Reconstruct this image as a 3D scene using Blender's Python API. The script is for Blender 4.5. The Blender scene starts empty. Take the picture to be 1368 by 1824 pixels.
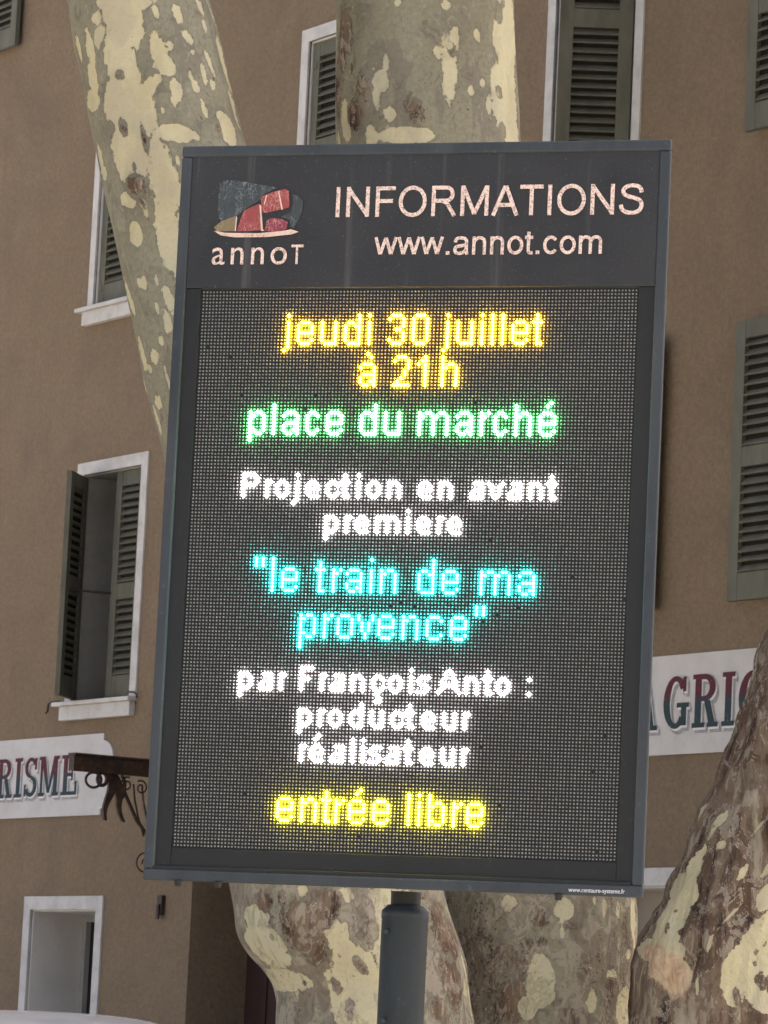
import bpy, bmesh, math, random
import numpy as np
from mathutils import Vector, Matrix, Euler
random.seed(7); np.random.seed(7)
sc = bpy.context.scene
COL = sc.collection
R = math.radians

# ------------------------------------------------------------------ camera
cam = bpy.data.cameras.new("camera"); camo = bpy.data.objects.new("camera", cam); COL.objects.link(camo)
sc.camera = camo
PITCH, ROLL, FPX = R(7.563), R(2.705), 7109.0
cam.sensor_fit = 'VERTICAL'; cam.sensor_height = 36.0; cam.sensor_width = 27.0
cam.lens = 36.0 * FPX / 1824.0
cam.clip_end = 500.0
fwd = Vector((0, math.cos(PITCH), math.sin(PITCH))); rt = Vector((1, 0, 0)); up = rt.cross(fwd)
r2 = math.cos(ROLL) * rt + math.sin(ROLL) * up; u2 = -math.sin(ROLL) * rt + math.cos(ROLL) * up
M = Matrix((r2, u2, -fwd)).transposed().to_4x4(); M.translation = Vector((0, 0, 1.6))
camo.matrix_world = M
cam.dof.use_dof = True; cam.dof.focus_distance = 9.05; cam.dof.aperture_fstop = 42.0

# ------------------------------------------------------------------ sky, sun, exposure
SUN_EL, SUN_AZ = R(60.0), R(48.0)          # azimuth from +Y towards +X: behind the wall, from the right
w = bpy.data.worlds.new("World"); sc.world = w; w.use_nodes = True
nt = w.node_tree; nt.nodes.clear()
sky = nt.nodes.new('ShaderNodeTexSky'); sky.sky_type = 'NISHITA'; sky.sun_disc = False
sky.sun_elevation = SUN_EL; sky.sun_rotation = SUN_AZ; sky.air_density = 0.55; sky.dust_density = 8.0; sky.ozone_density = 0.0
bg = nt.nodes.new('ShaderNodeBackground'); bg.inputs['Strength'].default_value = 0.15
wo = nt.nodes.new('ShaderNodeOutputWorld')
nt.links.new(sky.outputs[0], bg.inputs['Color']); nt.links.new(bg.outputs[0], wo.inputs['Surface'])
sd = Vector((math.sin(SUN_AZ) * math.cos(SUN_EL), math.cos(SUN_AZ) * math.cos(SUN_EL), math.sin(SUN_EL)))
sun = bpy.data.lights.new("sun", 'SUN'); sun.energy = 2.0; sun.angle = R(10.0); sun.color = (1.0, 0.93, 0.82)
suno = bpy.data.objects.new("sun", sun); COL.objects.link(suno)
suno.rotation_euler = sd.to_track_quat('Z', 'Y').to_euler(); suno.location = (8, 8, 20)
sc.view_settings.view_transform = 'Standard'; sc.view_settings.look = 'None'
sc.view_settings.exposure = 1.97; sc.view_settings.gamma = 1.0
sc.cycles.use_denoising = True
sc.cycles.max_bounces = 6; sc.cycles.diffuse_bounces = 4; sc.cycles.glossy_bounces = 3
sc.cycles.sample_clamp_indirect = 6.0

# ------------------------------------------------------------------ materials
def mat(name, color, rough=0.7, spec=0.3, metal=0.0):
    m = bpy.data.materials.new(name); m.use_nodes = True
    b = m.node_tree.nodes['Principled BSDF']
    b.inputs['Base Color'].default_value = (*color, 1); b.inputs['Roughness'].default_value = rough
    b.inputs['Specular IOR Level'].default_value = spec; b.inputs['Metallic'].default_value = metal
    return m
class N:
    """small node-graph helper"""
    def __init__(s, m): s.m = m; s.t = m.node_tree; s.b = s.t.nodes['Principled BSDF']
    def new(s, typ, **kw):
        n = s.t.nodes.new(typ)
        for k, v in kw.items(): setattr(n, k, v)
        return n
    def link(s, a, b): s.t.links.new(a, b)
    def coord(s, scale=(1, 1, 1)):
        tc = s.new('ShaderNodeTexCoord'); mp = s.new('ShaderNodeMapping'); mp.inputs['Scale'].default_value = scale
        s.link(tc.outputs['Object'], mp.inputs['Vector']); return mp.outputs[0]
    def noise(s, vec, scale, detail=4, rough=0.55, dist=0.0):
        n = s.new('ShaderNodeTexNoise'); n.inputs['Scale'].default_value = scale; n.inputs['Detail'].default_value = detail
        n.inputs['Roughness'].default_value = rough; n.inputs['Distortion'].default_value = dist
        s.link(vec, n.inputs['Vector']); return n.outputs['Fac']
    def ramp(s, fac, stops, interp='LINEAR'):
        r = s.new('ShaderNodeValToRGB'); r.color_ramp.interpolation = interp
        e = r.color_ramp.elements
        while len(e) < len(stops): e.new(0.5)
        for el, (p, c) in zip(e, stops):
            el.position = p; el.color = (*c, 1) if len(c) == 3 else c
        s.link(fac, r.inputs[0]); return r.outputs[0]
    def mix(s, fac, a, b, mode='MIX'):
        n = s.new('ShaderNodeMix', data_type='RGBA', blend_type=mode)
        for sock, v in ((n.inputs[0], fac), (n.inputs[6], a), (n.inputs[7], b)):
            if hasattr(v, 'is_linked'): s.link(v, sock)
            else: sock.default_value = v if isinstance(v, (int, float)) else (*v, 1)
        return n.outputs[2]
    def math(s, op, a, b=0.0, c=None):
        n = s.new('ShaderNodeMath', operation=op)
        for i, v in enumerate((a, b) if c is None else (a, b, c)):
            if hasattr(v, 'is_linked'): s.link(v, n.inputs[i])
            else: n.inputs[i].default_value = v
        return n.outputs[0]
    def step(s, v, lo, hi):
        n = s.new('ShaderNodeMapRange', interpolation_type='SMOOTHSTEP'); s.link(v, n.inputs[0])
        n.inputs[1].default_value = lo; n.inputs[2].default_value = hi; return n.outputs[0]
    def bump(s, h, strength=0.3, dist=0.01):
        b = s.new('ShaderNodeBump'); b.inputs['Strength'].default_value = strength; b.inputs['Distance'].default_value = dist
        s.link(h, b.inputs['Height']); s.link(b.outputs[0], s.b.inputs['Normal'])
    def color(s, c): s.link(c, s.b.inputs['Base Color'])
    def rough(s, c): s.link(c, s.b.inputs['Roughness'])

def m_plaster():
    m = mat("plaster", (0.3, 0.2, 0.14), 0.92, 0.15); n = N(m); v = n.coord()
    a = n.noise(v, 0.55, 5, 0.6); b = n.noise(v, 3.2, 6, 0.65); c = n.noise(v, 60, 3, 0.6)
    vs = n.coord((2.2, 2.2, 0.22)); st = n.noise(vs, 2.0, 5, 0.6)
    col = n.ramp(a, [(0.3, (0.212, 0.159, 0.098)), (0.5, (0.244, 0.180, 0.114)), (0.72, (0.264, 0.202, 0.130))])
    col = n.mix(n.ramp(b, [(0.35, (0.0,)*3), (0.75, (0.35,)*3)]), col, (0.195, 0.14, 0.092))
    col = n.mix(n.ramp(st, [(0.55, (0.0,)*3), (0.8, (0.4,)*3)]), col, (0.15, 0.118, 0.08))
    col = n.mix(n.ramp(c, [(0.28, (0.5,)*3), (0.60, (0.0,)*3)]), col, (0.13, 0.10, 0.066))
    blot = n.noise(v, 1.15, 7, 0.72, 0.5)
    col = n.mix(n.ramp(blot, [(0.46, (0.0,)*3), (0.66, (0.55,)*3)]), col, (0.165, 0.125, 0.085))
    col = n.mix(n.ramp(blot, [(0.26, (0.4,)*3), (0.40, (0.0,)*3)]), col, (0.28, 0.225, 0.15))
    gr = n.noise(v, 27, 5, 0.75)
    col = n.mix(n.ramp(gr, [(0.36, (0.4,)*3), (0.52, (0.0,)*3)]), col, (0.14, 0.105, 0.072))
    col = n.mix(n.ramp(gr, [(0.54, (0.0,)*3), (0.70, (0.35,)*3)]), col, (0.30, 0.235, 0.16))
    sp = n.noise(v, 22, 2, 0.5)
    col = n.mix(n.ramp(sp, [(0.70, (0.0,)*3), (0.76, (0.45,)*3)]), col, (0.10, 0.078, 0.055))
    n.color(col)
    h = n.math('ADD', n.noise(v, 90, 4, 0.7), n.math('MULTIPLY', n.noise(v, 14, 4, 0.6), 1.4))
    n.bump(h, 0.8, 0.016); return m
def m_white(name, base, dirt, amount=0.5, scale=6.0):
    m = mat(name, base, 0.85, 0.2); n = N(m); v = n.coord()
    a = n.noise(v, scale, 6, 0.65); c = n.noise(v, 70, 3, 0.6)
    col = n.mix(n.ramp(a, [(0.42, (0,)*3), (0.75, (amount,)*3)]), base, dirt)
    col = n.mix(n.ramp(c, [(0.30, (0.3,)*3), (0.45, (0,)*3)]), col, dirt)
    n.color(col); n.bump(n.math('ADD', n.noise(v, 60, 4, 0.6), n.noise(v, 9, 3)), 0.3, 0.006); return m
def m_shutter():
    m = mat("shutter_paint", (0.13, 0.135, 0.1), 0.75, 0.25); n = N(m); v = n.coord((1, 1, 0.35))
    a = n.noise(v, 7, 6, 0.7)
    col = n.ramp(a, [(0.28, (0.075, 0.073, 0.053)), (0.5, (0.106, 0.104, 0.077)), (0.74, (0.138, 0.135, 0.103))])
    c = n.noise(n.coord(), 26, 5, 0.7)
    col = n.mix(n.ramp(c, [(0.66, (0,)*3), (0.72, (0.8,)*3)]), col, (0.055, 0.035, 0.024))
    n.color(col); n.bump(a, 0.2, 0.004); return m
def m_metal_paint(name, dark, light, rough=0.5, scale=5.0):
    m = mat(name, dark, rough, 0.28); n = N(m); v = n.coord((1, 1, 0.25)); v2 = n.coord()
    a = n.noise(v, scale, 6, 0.7); c = n.noise(v2, 45, 5, 0.7)
    col = n.ramp(a, [(0.3, dark), (0.75, light)])
    col = n.mix(n.ramp(c, [(0.60, (0,)*3), (0.72, (0.5,)*3)]), col, tuple(min(1, x * 1.9) for x in light))
    col = n.mix(n.ramp(c, [(0.27, (0.6,)*3), (0.34, (0,)*3)]), col, tuple(x * 0.4 for x in dark))
    n.color(col); n.rough(n.ramp(a, [(0.2, (rough - 0.12,)*3), (0.8, (rough + 0.2,)*3)]))
    n.bump(n.noise(v2, 120, 3), 0.08, 0.001); return m
def m_header():
    m = mat("header_face", (0.045, 0.046, 0.05), 0.55, 0.35); n = N(m); v = n.coord(); vs = n.coord((9.0, 9.0, 0.35))
    a = n.noise(v, 3.0, 5, 0.6); st = n.noise(vs, 2.4, 4, 0.6); f = n.noise(v, 220, 2, 0.6)
    col = n.ramp(a, [(0.3, (0.014, 0.014, 0.014)), (0.7, (0.032, 0.033, 0.033))])
    col = n.mix(n.ramp(st, [(0.60, (0,)*3), (0.74, (0.55,)*3)]), col, (0.095, 0.094, 0.09))
    col = n.mix(n.ramp(f, [(0.62, (0,)*3), (0.78, (0.5,)*3)]), col, (0.13, 0.13, 0.13))
    n.color(col); n.rough(n.ramp(a, [(0.3, (0.45,)*3), (0.7, (0.65,)*3)])); return m
def m_peel(name, base, under, amt=0.5, scale=90):
    """weathered vinyl: cracked through to what lies under it"""
    m = mat(name, base, 0.6, 0.3); n = N(m); v = n.coord()
    a = n.noise(v, scale, 4, 0.7); vo = n.new('ShaderNodeTexVoronoi', feature='DISTANCE_TO_EDGE'); vo.inputs['Scale'].default_value = scale * 1.1
    wv = n.mix(0.12, v, n.new('ShaderNodeTexNoise').outputs['Color']); n.link(v, vo.inputs['Vector'])
    col = n.mix(n.ramp(a, [(0.50, (0,)*3), (0.62, (amt,)*3)]), base, under)
    col = n.mix(n.ramp(vo.outputs['Distance'], [(0.0, (amt,)*3), (0.07, (0,)*3)]), col, under)
    n.color(col); return m
def m_logo(name, base, crack):
    m = mat(name, base, 0.6, 0.3); n = N(m); v = n.coord((1, 1, 0.5))
    vo = n.new('ShaderNodeTexVoronoi', feature='DISTANCE_TO_EDGE'); vo.inputs['Scale'].default_value = 130
    tn = n.new('ShaderNodeTexNoise'); tn.inputs['Scale'].default_value = 60; n.link(v, tn.inputs['Vector'])
    wv = n.mix(0.02, v, tn.outputs['Color'], 'ADD'); n.link(wv, vo.inputs['Vector'])
    g = n.noise(v, 55, 4, 0.7)
    col = n.mix(n.ramp(g, [(0.3, (0.4,)*3), (0.6, (0,)*3)]), base, tuple(x * 0.45 for x in base))
    k = n.mix(1.0, n.ramp(vo.outputs['Distance'], [(0.0, (0.75,)*3), (0.09, (0,)*3)]), n.ramp(n.noise(v, 25, 3), [(0.42, (0,)*3), (0.6, (1,)*3)]), 'MULTIPLY')
    n.color(n.mix(k, col, crack)); return m
def m_twotone(z0, z1):
    m = mat("sign_letter_paint", (0.1, 0.02, 0.03), 0.8, 0.2); n = N(m)
    tc = n.new('ShaderNodeTexCoord'); sx = n.new('ShaderNodeSeparateXYZ'); n.link(tc.outputs['Object'], sx.inputs[0])
    v = n.coord(); g = n.noise(v, 20, 5, 0.7)
    h = n.math('ADD', sx.outputs['Z'], n.math('MULTIPLY', g, 0.05))
    f = n.new('ShaderNodeMapRange', interpolation_type='SMOOTHSTEP'); n.link(h, f.inputs[0]); f.inputs[1].default_value = z0; f.inputs[2].default_value = z1
    col = n.mix(f.outputs[0], (0.028, 0.046, 0.052), (0.085, 0.022, 0.030))
    col = n.mix(n.ramp(g, [(0.62, (0,)*3), (0.78, (0.5,)*3)]), col, (0.3, 0.29, 0.28))
    n.color(col); return m
def m_rust():
    m = mat("rusty_iron", (0.05, 0.03, 0.02), 0.6, 0.4, 0.3); n = N(m); v = n.coord(); a = n.noise(v, 18, 5, 0.7)
    n.color(n.ramp(a, [(0.3, (0.018, 0.014, 0.012)), (0.52, (0.045, 0.028, 0.02)), (0.75, (0.13, 0.05, 0.02))]))
    n.bump(a, 0.3, 0.004); return m
def wv0(n):
    t = n.new('ShaderNodeTexNoise'); t.inputs['Scale'].default_value = 20; t.inputs['Detail'].default_value = 3; n.link(n.coord(), t.inputs['Vector']); return t.outputs['Color']
def m_bark(name, k=1.0, tint=(1, 1, 1)):
    """plane-tree bark; attribute 'bark' = (pale flake field, brown rough field, orange inner bark field)"""
    m = mat(name, (0.3, 0.28, 0.2), 0.85, 0.15); n = N(m); v = n.coord()
    at = n.new('ShaderNodeAttribute', attribute_name='bark'); sx = n.new('ShaderNodeSeparateXYZ'); n.link(at.outputs['Vector'], sx.inputs[0])
    vz = n.coord((1, 1, 0.55)); vf = n.coord((1, 1, 0.16))
    big = n.noise(vz, 5.0, 4, 0.6); med = n.noise(vz, 16, 5, 0.65); fine = n.noise(v, 75, 4, 0.65); fis = n.noise(vf, 20, 6, 0.7, 0.6)
    # old grey-olive bark, mottled in soft map-like patches
    def T_(c): return tuple(min(0.9, x*k*t) for x, t in zip(c, tint))
    camo = n.noise(vz, 9.0, 3, 0.5, 0.8); camo2 = n.noise(n.coord((1, 1, 0.7)), 23.0, 4, 0.6, 1.2)
    old = n.ramp(big, [(0.28, T_((0.215, 0.198, 0.134))), (0.48, T_((0.280, 0.262, 0.178))), (0.72, T_((0.318, 0.300, 0.208)))])
    old = n.mix(n.math('MULTIPLY', n.step(camo, 0.54, 0.58), 0.55), old, T_((0.20, 0.178, 0.14)))
    old = n.mix(n.math('MULTIPLY', n.step(camo2, 0.60, 0.63), 0.5), old, T_((0.37, 0.35, 0.265)))
    old = n.mix(n.math('MULTIPLY', n.step(camo2, 0.385, 0.36), 0.5), old, T_((0.145, 0.125, 0.10)))
    old = n.mix(n.ramp(fine, [(0.3, (0.45,)*3), (0.55, (0,)*3)]), old, T_((0.14, 0.125, 0.10)))
    pz = n.new('ShaderNodeSeparateXYZ'); n.link(n.coord(), pz.inputs[0])
    lowz = n.step(pz.outputs['Z'], 2.35, 1.95)
    old = n.mix(n.math('MULTIPLY', n.math('MULTIPLY', lowz, n.step(camo2, 0.46, 0.52)), 0.6), old, (0.36, 0.305, 0.235))
    old = n.mix(n.math('MULTIPLY', n.math('MULTIPLY', lowz, n.step(camo, 0.47, 0.42)), 0.5), old, (0.13, 0.095, 0.07))
    speck = n.noise(v, 150, 2, 0.5)
    old = n.mix(n.ramp(speck, [(0.64, (0,)*3), (0.72, (0.6,)*3)]), old, T_((0.10, 0.085, 0.07)))
    vo2 = n.new('ShaderNodeTexVoronoi'); vo2.inputs['Scale'].default_value = 13
    n.link(n.mix(0.05, n.coord((1, 1, 0.5)), wv0(n), 'ADD'), vo2.inputs['Vector'])
    sc2 = n.new('ShaderNodeSeparateColor'); n.link(vo2.outputs['Color'], sc2.inputs[0])
    rad = n.math('MULTIPLY', sc2.outputs[2], 0.26)
    inside = n.step(n.math('SUBTRACT', rad, vo2.outputs['Distance']), -0.015, 0.02)
    flake = n.math('MULTIPLY', inside, n.math('GREATER_THAN', sc2.outputs[0], 0.70))
    scar = n.math('MULTIPLY', inside, n.math('LESS_THAN', sc2.outputs[0], 0.16))
    old = n.mix(n.math('MULTIPLY', scar, 0.75), old, (0.085, 0.062, 0.047))
    old = n.mix(flake, old, (0.43, 0.385, 0.245))
    # brown rough bark
    nb = n.noise(n.coord((1, 1, 0.42)), 10.5, 7, 0.66, 0.9)
    br = n.ramp(nb, [(0.36, (0.050, 0.031, 0.023)), (0.405, (0.062, 0.040, 0.030)), (0.415, (0.118, 0.077, 0.049)), (0.485, (0.120, 0.078, 0.051)), (0.492, (0.175, 0.124, 0.083)),
                     (0.585, (0.210, 0.158, 0.108)), (0.592, (0.31, 0.262, 0.182)), (0.68, (0.35, 0.305, 0.215))])
    edge = n.math('ADD', n.math('COMPARE', nb, 0.489, 0.0045), n.math('COMPARE', nb, 0.412, 0.0035))
    br = n.mix(n.math('MULTIPLY', edge, n.step(camo2, 0.46, 0.52)), br, (0.50, 0.45, 0.36))
    br = n.mix(n.ramp(fis, [(0.34, (0.7,)*3), (0.46, (0,)*3)]), br, (0.045, 0.030, 0.022))
    vor = n.new('ShaderNodeTexVoronoi', feature='DISTANCE_TO_EDGE'); vor.inputs['Scale'].default_value = 26
    wvec = n.new('ShaderNodeTexNoise'); wvec.inputs['Scale'].default_value = 9; wvec.inputs['Detail'].default_value = 4; n.link(n.coord((1, 1, 0.3)), wvec.inputs['Vector'])
    n.link(n.mix(0.16, n.coord((1, 1, 0.15)), wvec.outputs['Color'], 'ADD'), vor.inputs['Vector'])
    plate = n.step(vor.outputs['Distance'], 0.01, 0.13)
    br = n.mix(n.math('MULTIPLY', n.math('SUBTRACT', 1.0, plate), 0.15), br, (0.030, 0.020, 0.014))
    br = n.mix(n.ramp(big, [(0.5, (0,)*3), (0.7, (0.5,)*3)]), br, (0.13, 0.078, 0.050))
    br = n.mix(n.math('MULTIPLY', n.step(camo2, 0.56, 0.58), 0.6), br, (0.31, 0.27, 0.20))
    wob = n.math('MULTIPLY', n.math('SUBTRACT', med, 0.5), 0.9)
    wob2 = n.math('ADD', wob, n.math('ADD', n.math('MULTIPLY', n.math('SUBTRACT', fine, 0.5), 0.55), n.math('MULTIPLY', n.math('SUBTRACT', camo2, 0.5), 0.9)))
    fb = n.step(n.math('ADD', sx.outputs['Y'], n.math('MULTIPLY', wob2, 1.7)), 0.02, 0.26)
    col = n.mix(fb, old, br)
    # pale fresh bark
    pal = n.ramp(big, [(0.3, (0.44, 0.385, 0.225)), (0.5, (0.51, 0.458, 0.285)), (0.7, (0.46, 0.432, 0.295))])
    pal = n.mix(n.ramp(fine, [(0.28, (0.3,)*3), (0.5, (0,)*3)]), pal, (0.30, 0.26, 0.17))
    pal = n.mix(n.math('MULTIPLY', n.step(camo, 0.50, 0.62), 0.45), pal, (0.37, 0.325, 0.225))
    pal = n.mix(n.ramp(speck, [(0.66, (0,)*3), (0.74, (0.5,)*3)]), pal, (0.2, 0.16, 0.11))
    fpv = n.math('ADD', sx.outputs['X'], n.math('MULTIPLY', wob2, 0.60))
    fp = n.step(fpv, -0.025, 0.035); rim = n.step(fpv, -0.12, 0.0)
    col = n.mix(n.math('MULTIPLY', n.math('MULTIPLY', rim, 0.55), n.step(camo2, 0.42, 0.58)), col, (0.15, 0.125, 0.098))
    col = n.mix(fp, col, pal)
    fo = n.step(n.math('ADD', sx.outputs['Z'], n.math('MULTIPLY', wob2, 0.9)), -0.25, 0.35)
    col = n.mix(n.math('MULTIPLY', fo, 0.8), col, n.ramp(camo2, [(0.3, (0.36, 0.21, 0.115)), (0.55, (0.56, 0.39, 0.245)), (0.7, (0.62, 0.47, 0.30))]))
    n.color(col)
    h = n.math('SUBTRACT', n.math('MULTIPLY', fine, 0.35), n.math('MULTIPLY', fp, 1.0))
    h = n.math('ADD', h, n.math('MULTIPLY', fb, n.math('ADD', n.math('MULTIPLY', fis, 0.9), n.math('MULTIPLY', nb, 5.0))))
    h = n.math('ADD', h, n.math('MULTIPLY', med, 0.5))
    n.bump(h, 0.55, 0.012); return m
def m_emit(name, color, strength, body):
    m = bpy.data.materials.new(name); m.use_nodes = True
    b = m.node_tree.nodes['Principled BSDF']; b.inputs['Base Color'].default_value = (*body, 1)
    b.inputs['Roughness'].default_value = 0.4
    b.inputs['Emission Color'].default_value = (*color, 1); b.inputs['Emission Strength'].default_value = strength
    return m
def m_led_off():
    m = mat("led_lens_off", (0.3, 0.3, 0.28), 0.35, 0.5); n = N(m); v = n.coord()
    a = n.noise(v, 330, 2, 0.6); c = n.noise(v, 3.0, 3, 0.6)
    col = n.ramp(a, [(0.30, (0.10, 0.10, 0.092)), (0.5, (0.20, 0.20, 0.185)), (0.72, (0.46, 0.46, 0.42))])
    n.color(n.mix(n.ramp(c, [(0.35, (0.45,)*3), (0.65, (0,)*3)]), col, (0.15, 0.15, 0.14))); return m
def m_ground():
    m = mat("paving", (0.25, 0.23, 0.2), 0.9, 0.2); n = N(m); v = n.coord()
    a = n.noise(v, 0.8, 5); c = n.noise(v, 40, 4)
    col = n.ramp(a, [(0.3, (0.38, 0.36, 0.31)), (0.7, (0.50, 0.47, 0.41))])
    n.color(n.mix(n.ramp(c, [(0.35, (0.5,)*3), (0.6, (0,)*3)]), col, (0.15, 0.14, 0.125))); n.bump(c, 0.3, 0.01); return m
def m_leaf():
    m = mat("leaf", (0.08, 0.12, 0.03), 0.6, 0.3); n = N(m); oi = n.new('ShaderNodeObjectInfo'); v = n.coord()
    a = n.noise(v, 1.7, 3); n.color(n.ramp(a, [(0.3, (0.045, 0.08, 0.02)), (0.7, (0.11, 0.15, 0.04))])); return m
def m_roof():
    m = mat("roof_tiles", (0.3, 0.14, 0.09), 0.85, 0.2); n = N(m); v = n.coord(); a = n.noise(v, 6, 4)
    n.color(n.ramp(a, [(0.3, (0.22, 0.1, 0.06)), (0.7, (0.4, 0.22, 0.14))])); return m

PL = m_plaster(); WHITE = m_white("lime_white", (0.51, 0.50, 0.47), (0.30, 0.27, 0.235), 0.7)
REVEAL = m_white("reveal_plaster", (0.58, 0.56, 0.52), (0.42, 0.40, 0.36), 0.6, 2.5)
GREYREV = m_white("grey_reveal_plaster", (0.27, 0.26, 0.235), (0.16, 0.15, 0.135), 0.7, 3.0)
SIGNW = m_white("sign_white", (0.51, 0.495, 0.47), (0.38, 0.36, 0.325), 0.6, 4.5)
SHUT = m_shutter(); IRON = m_rust(); GAPSHADE = mat('louvre_gap_shade', (0.022, 0.021, 0.016), 0.9, 0.05); GLASS = mat("dark_glass", (0.012, 0.014, 0.014), 0.08, 0.5)  # dark sheet behind the louvres paints the shade into their gaps
CASE = m_white("casement_paint", (0.34, 0.335, 0.31), (0.22, 0.21, 0.19), 0.5, 8)
MAROON = m_metal_paint("maroon_door_paint", (0.032, 0.014, 0.012), (0.05, 0.024, 0.02), 0.6)
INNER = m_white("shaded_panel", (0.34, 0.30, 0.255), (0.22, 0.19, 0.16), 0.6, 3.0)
CAB = m_metal_paint("slate_blue_paint", (0.025, 0.030, 0.0335), (0.052, 0.061, 0.066), 0.5, 7.0)
BEZ = m_metal_paint("bezel_paint", (0.010, 0.0112, 0.011), (0.019, 0.0205, 0.0198), 0.5)
POLEM = m_metal_paint("pole_paint", (0.014, 0.0195, 0.025), (0.032, 0.041, 0.050), 0.5, 9.0)
HEAD = m_header(); LEDFACE = mat("led_face", (0.018, 0.019, 0.0185), 0.6, 0.2); LEDOFF = m_led_off()
VINYL = m_peel("weathered_vinyl", (0.80, 0.62, 0.52), (0.16, 0.10, 0.085), 0.75, 170)
VINYLS = m_peel("small_vinyl", (0.72, 0.71, 0.70), (0.3, 0.3, 0.3), 0.3, 200)
BARK = m_bark('plane_bark'); BARK_A = m_bark('plane_bark_pale', 0.85, (1, 1.0, 1.0)); BARK_B = m_bark('plane_bark_grey', 0.84, (1.0, 0.98, 0.96)); BARK_C = m_bark('plane_bark_rough', 0.9); GROUND = m_ground(); LEAF = m_leaf(); ROOF = m_roof()

# ------------------------------------------------------------------ mesh helpers
class MB:
    def __init__(s): s.v = []; s.f = []; s.mi = []; s.sm = []
    def add(s, vs, fs, mi=0, smooth=False):
        o = len(s.v); s.v += [tuple(p) for p in vs]
        for f in fs: s.f.append(tuple(i + o for i in f)); s.mi.append(mi); s.sm.append(smooth)
    def box(s, x0, x1, y0, y1, z0, z1, mi=0, mtx=None):
        vs = [(x0,y0,z0),(x1,y0,z0),(x1,y1,z0),(x0,y1,z0),(x0,y0,z1),(x1,y0,z1),(x1,y1,z1),(x0,y1,z1)]
        if mtx: vs = [tuple(mtx @ Vector(p)) for p in vs]
        s.add(vs, [(0,3,2,1),(4,5,6,7),(0,1,5,4),(1,2,6,5),(2,3,7,6),(3,0,4,7)], mi)
    def prism(s, poly, y0, y1, mi=0, cap=True):
        """polygon in (x, z), front at y0, back at y1"""
        n = len(poly); vs = [(x, y0, z) for x, z in poly] + [(x, y1, z) for x, z in poly]
        fs = [tuple(range(n)), tuple(range(2*n-1, n-1, -1))] if cap else []
        for i in range(n): j = (i+1) % n; fs.append((i, i+n, j+n, j))
        s.add(vs, fs, mi)
    def tube(s, pts, rad, seg=10, mi=0, caps=True):
        pts = [Vector(p) for p in pts]; n = len(pts); rad = rad if isinstance(rad, (list, tuple)) else [rad]*n
        t = [(pts[min(i+1,n-1)] - pts[max(i-1,0)]).normalized() for i in range(n)]
        a = Vector((0,0,1)) if abs(t[0].z) < 0.9 else Vector((1,0,0))
        u = (a - t[0]*a.dot(t[0])).normalized(); vs = []
        for i in range(n):
            u = (u - t[i]*u.dot(t[i])).normalized(); b = t[i].cross(u)
            for k in range(seg):
                q = 2*math.pi*k/seg; vs.append(pts[i] + (u*math.cos(q) + b*math.sin(q))*rad[i])
        fs = [(i*seg+k, i*seg+(k+1)%seg, (i+1)*seg+(k+1)%seg, (i+1)*seg+k) for i in range(n-1) for k in range(seg)]
        s.add(vs, fs, mi, True)
        if caps: s.add(vs[:seg], [tuple(range(seg-1,-1,-1))], mi); s.add(vs[-seg:], [tuple(range(seg))], mi)
    def build(s, name, mats, parent=None, bevel=0.0, seg=2):
        me = bpy.data.meshes.new(name); me.from_pydata(s.v, [], s.f)
        for m in (mats if isinstance(mats, (list, tuple)) else [mats]): me.materials.append(m)
        me.polygons.foreach_set('material_index', s.mi); me.polygons.foreach_set('use_smooth', s.sm)
        bm = bmesh.new(); bm.from_mesh(me); bmesh.ops.recalc_face_normals(bm, faces=bm.faces); bm.to_mesh(me); bm.free()
        o = bpy.data.objects.new(name, me); COL.objects.link(o)
        if parent: o.parent = parent
        if bevel:
            b = o.modifiers.new('bevel', 'BEVEL'); b.width = bevel; b.segments = seg; b.limit_method = 'ANGLE'
        return o
def tag(o, label=None, cat=None, group=None, kind=None):
    for k, v in (('label', label), ('category', cat), ('group', group), ('kind', kind)):
        if v: o[k] = v
    return o
def empty(name, loc, rz, label, cat, group=None):
    o = bpy.data.objects.new(name, None); COL.objects.link(o); o.location = loc; o.rotation_euler = (0, 0, rz)
    o.empty_display_size = 0.2
    return tag(o, label, cat, group)
def text_mesh(name, s, m, parent, x0, x1, z0, y, h, zfix=True, shear=0.0, extr=0.0015, spacing=1.0, off=0.0):
    """real text as a thin mesh; x0..x1 its width, z0 its baseline, h its capital height"""
    c = bpy.data.curves.new(name, 'FONT'); c.body = s; c.size = 1.0; c.extrude = 0.0; c.shear = shear; c.space_character = spacing; c.offset = off
    t = bpy.data.objects.new(name, c); COL.objects.link(t)
    dg = bpy.context.evaluated_depsgraph_get(); me = bpy.data.meshes.new_from_object(t.evaluated_get(dg))
    bpy.data.objects.remove(t)
    co = np.zeros(len(me.vertices)*3); me.vertices.foreach_get('co', co); co = co.reshape(-1, 3)
    xa, xb = co[:,0].min(), co[:,0].max()
    ref = CAPH
    out = np.zeros_like(co); out[:,0] = x0 + (co[:,0]-xa)/(xb-xa)*(x1-x0); out[:,2] = z0 + co[:,1]/ref*h; out[:,1] = y
    me.vertices.foreach_set('co', out.ravel()); me.update()
    bm = bmesh.new(); bm.from_mesh(me)
    g = bmesh.ops.extrude_face_region(bm, geom=bm.faces[:])
    for v in [e for e in g['geom'] if isinstance(e, bmesh.types.BMVert)]: v.co.y += -extr
    bmesh.ops.recalc_face_normals(bm, faces=bm.faces); bm.to_mesh(me); bm.free()
    me.materials.clear(); me.materials.append(m)
    o = bpy.data.objects.new(name, me); COL.objects.link(o); o.parent = parent; return o
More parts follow.
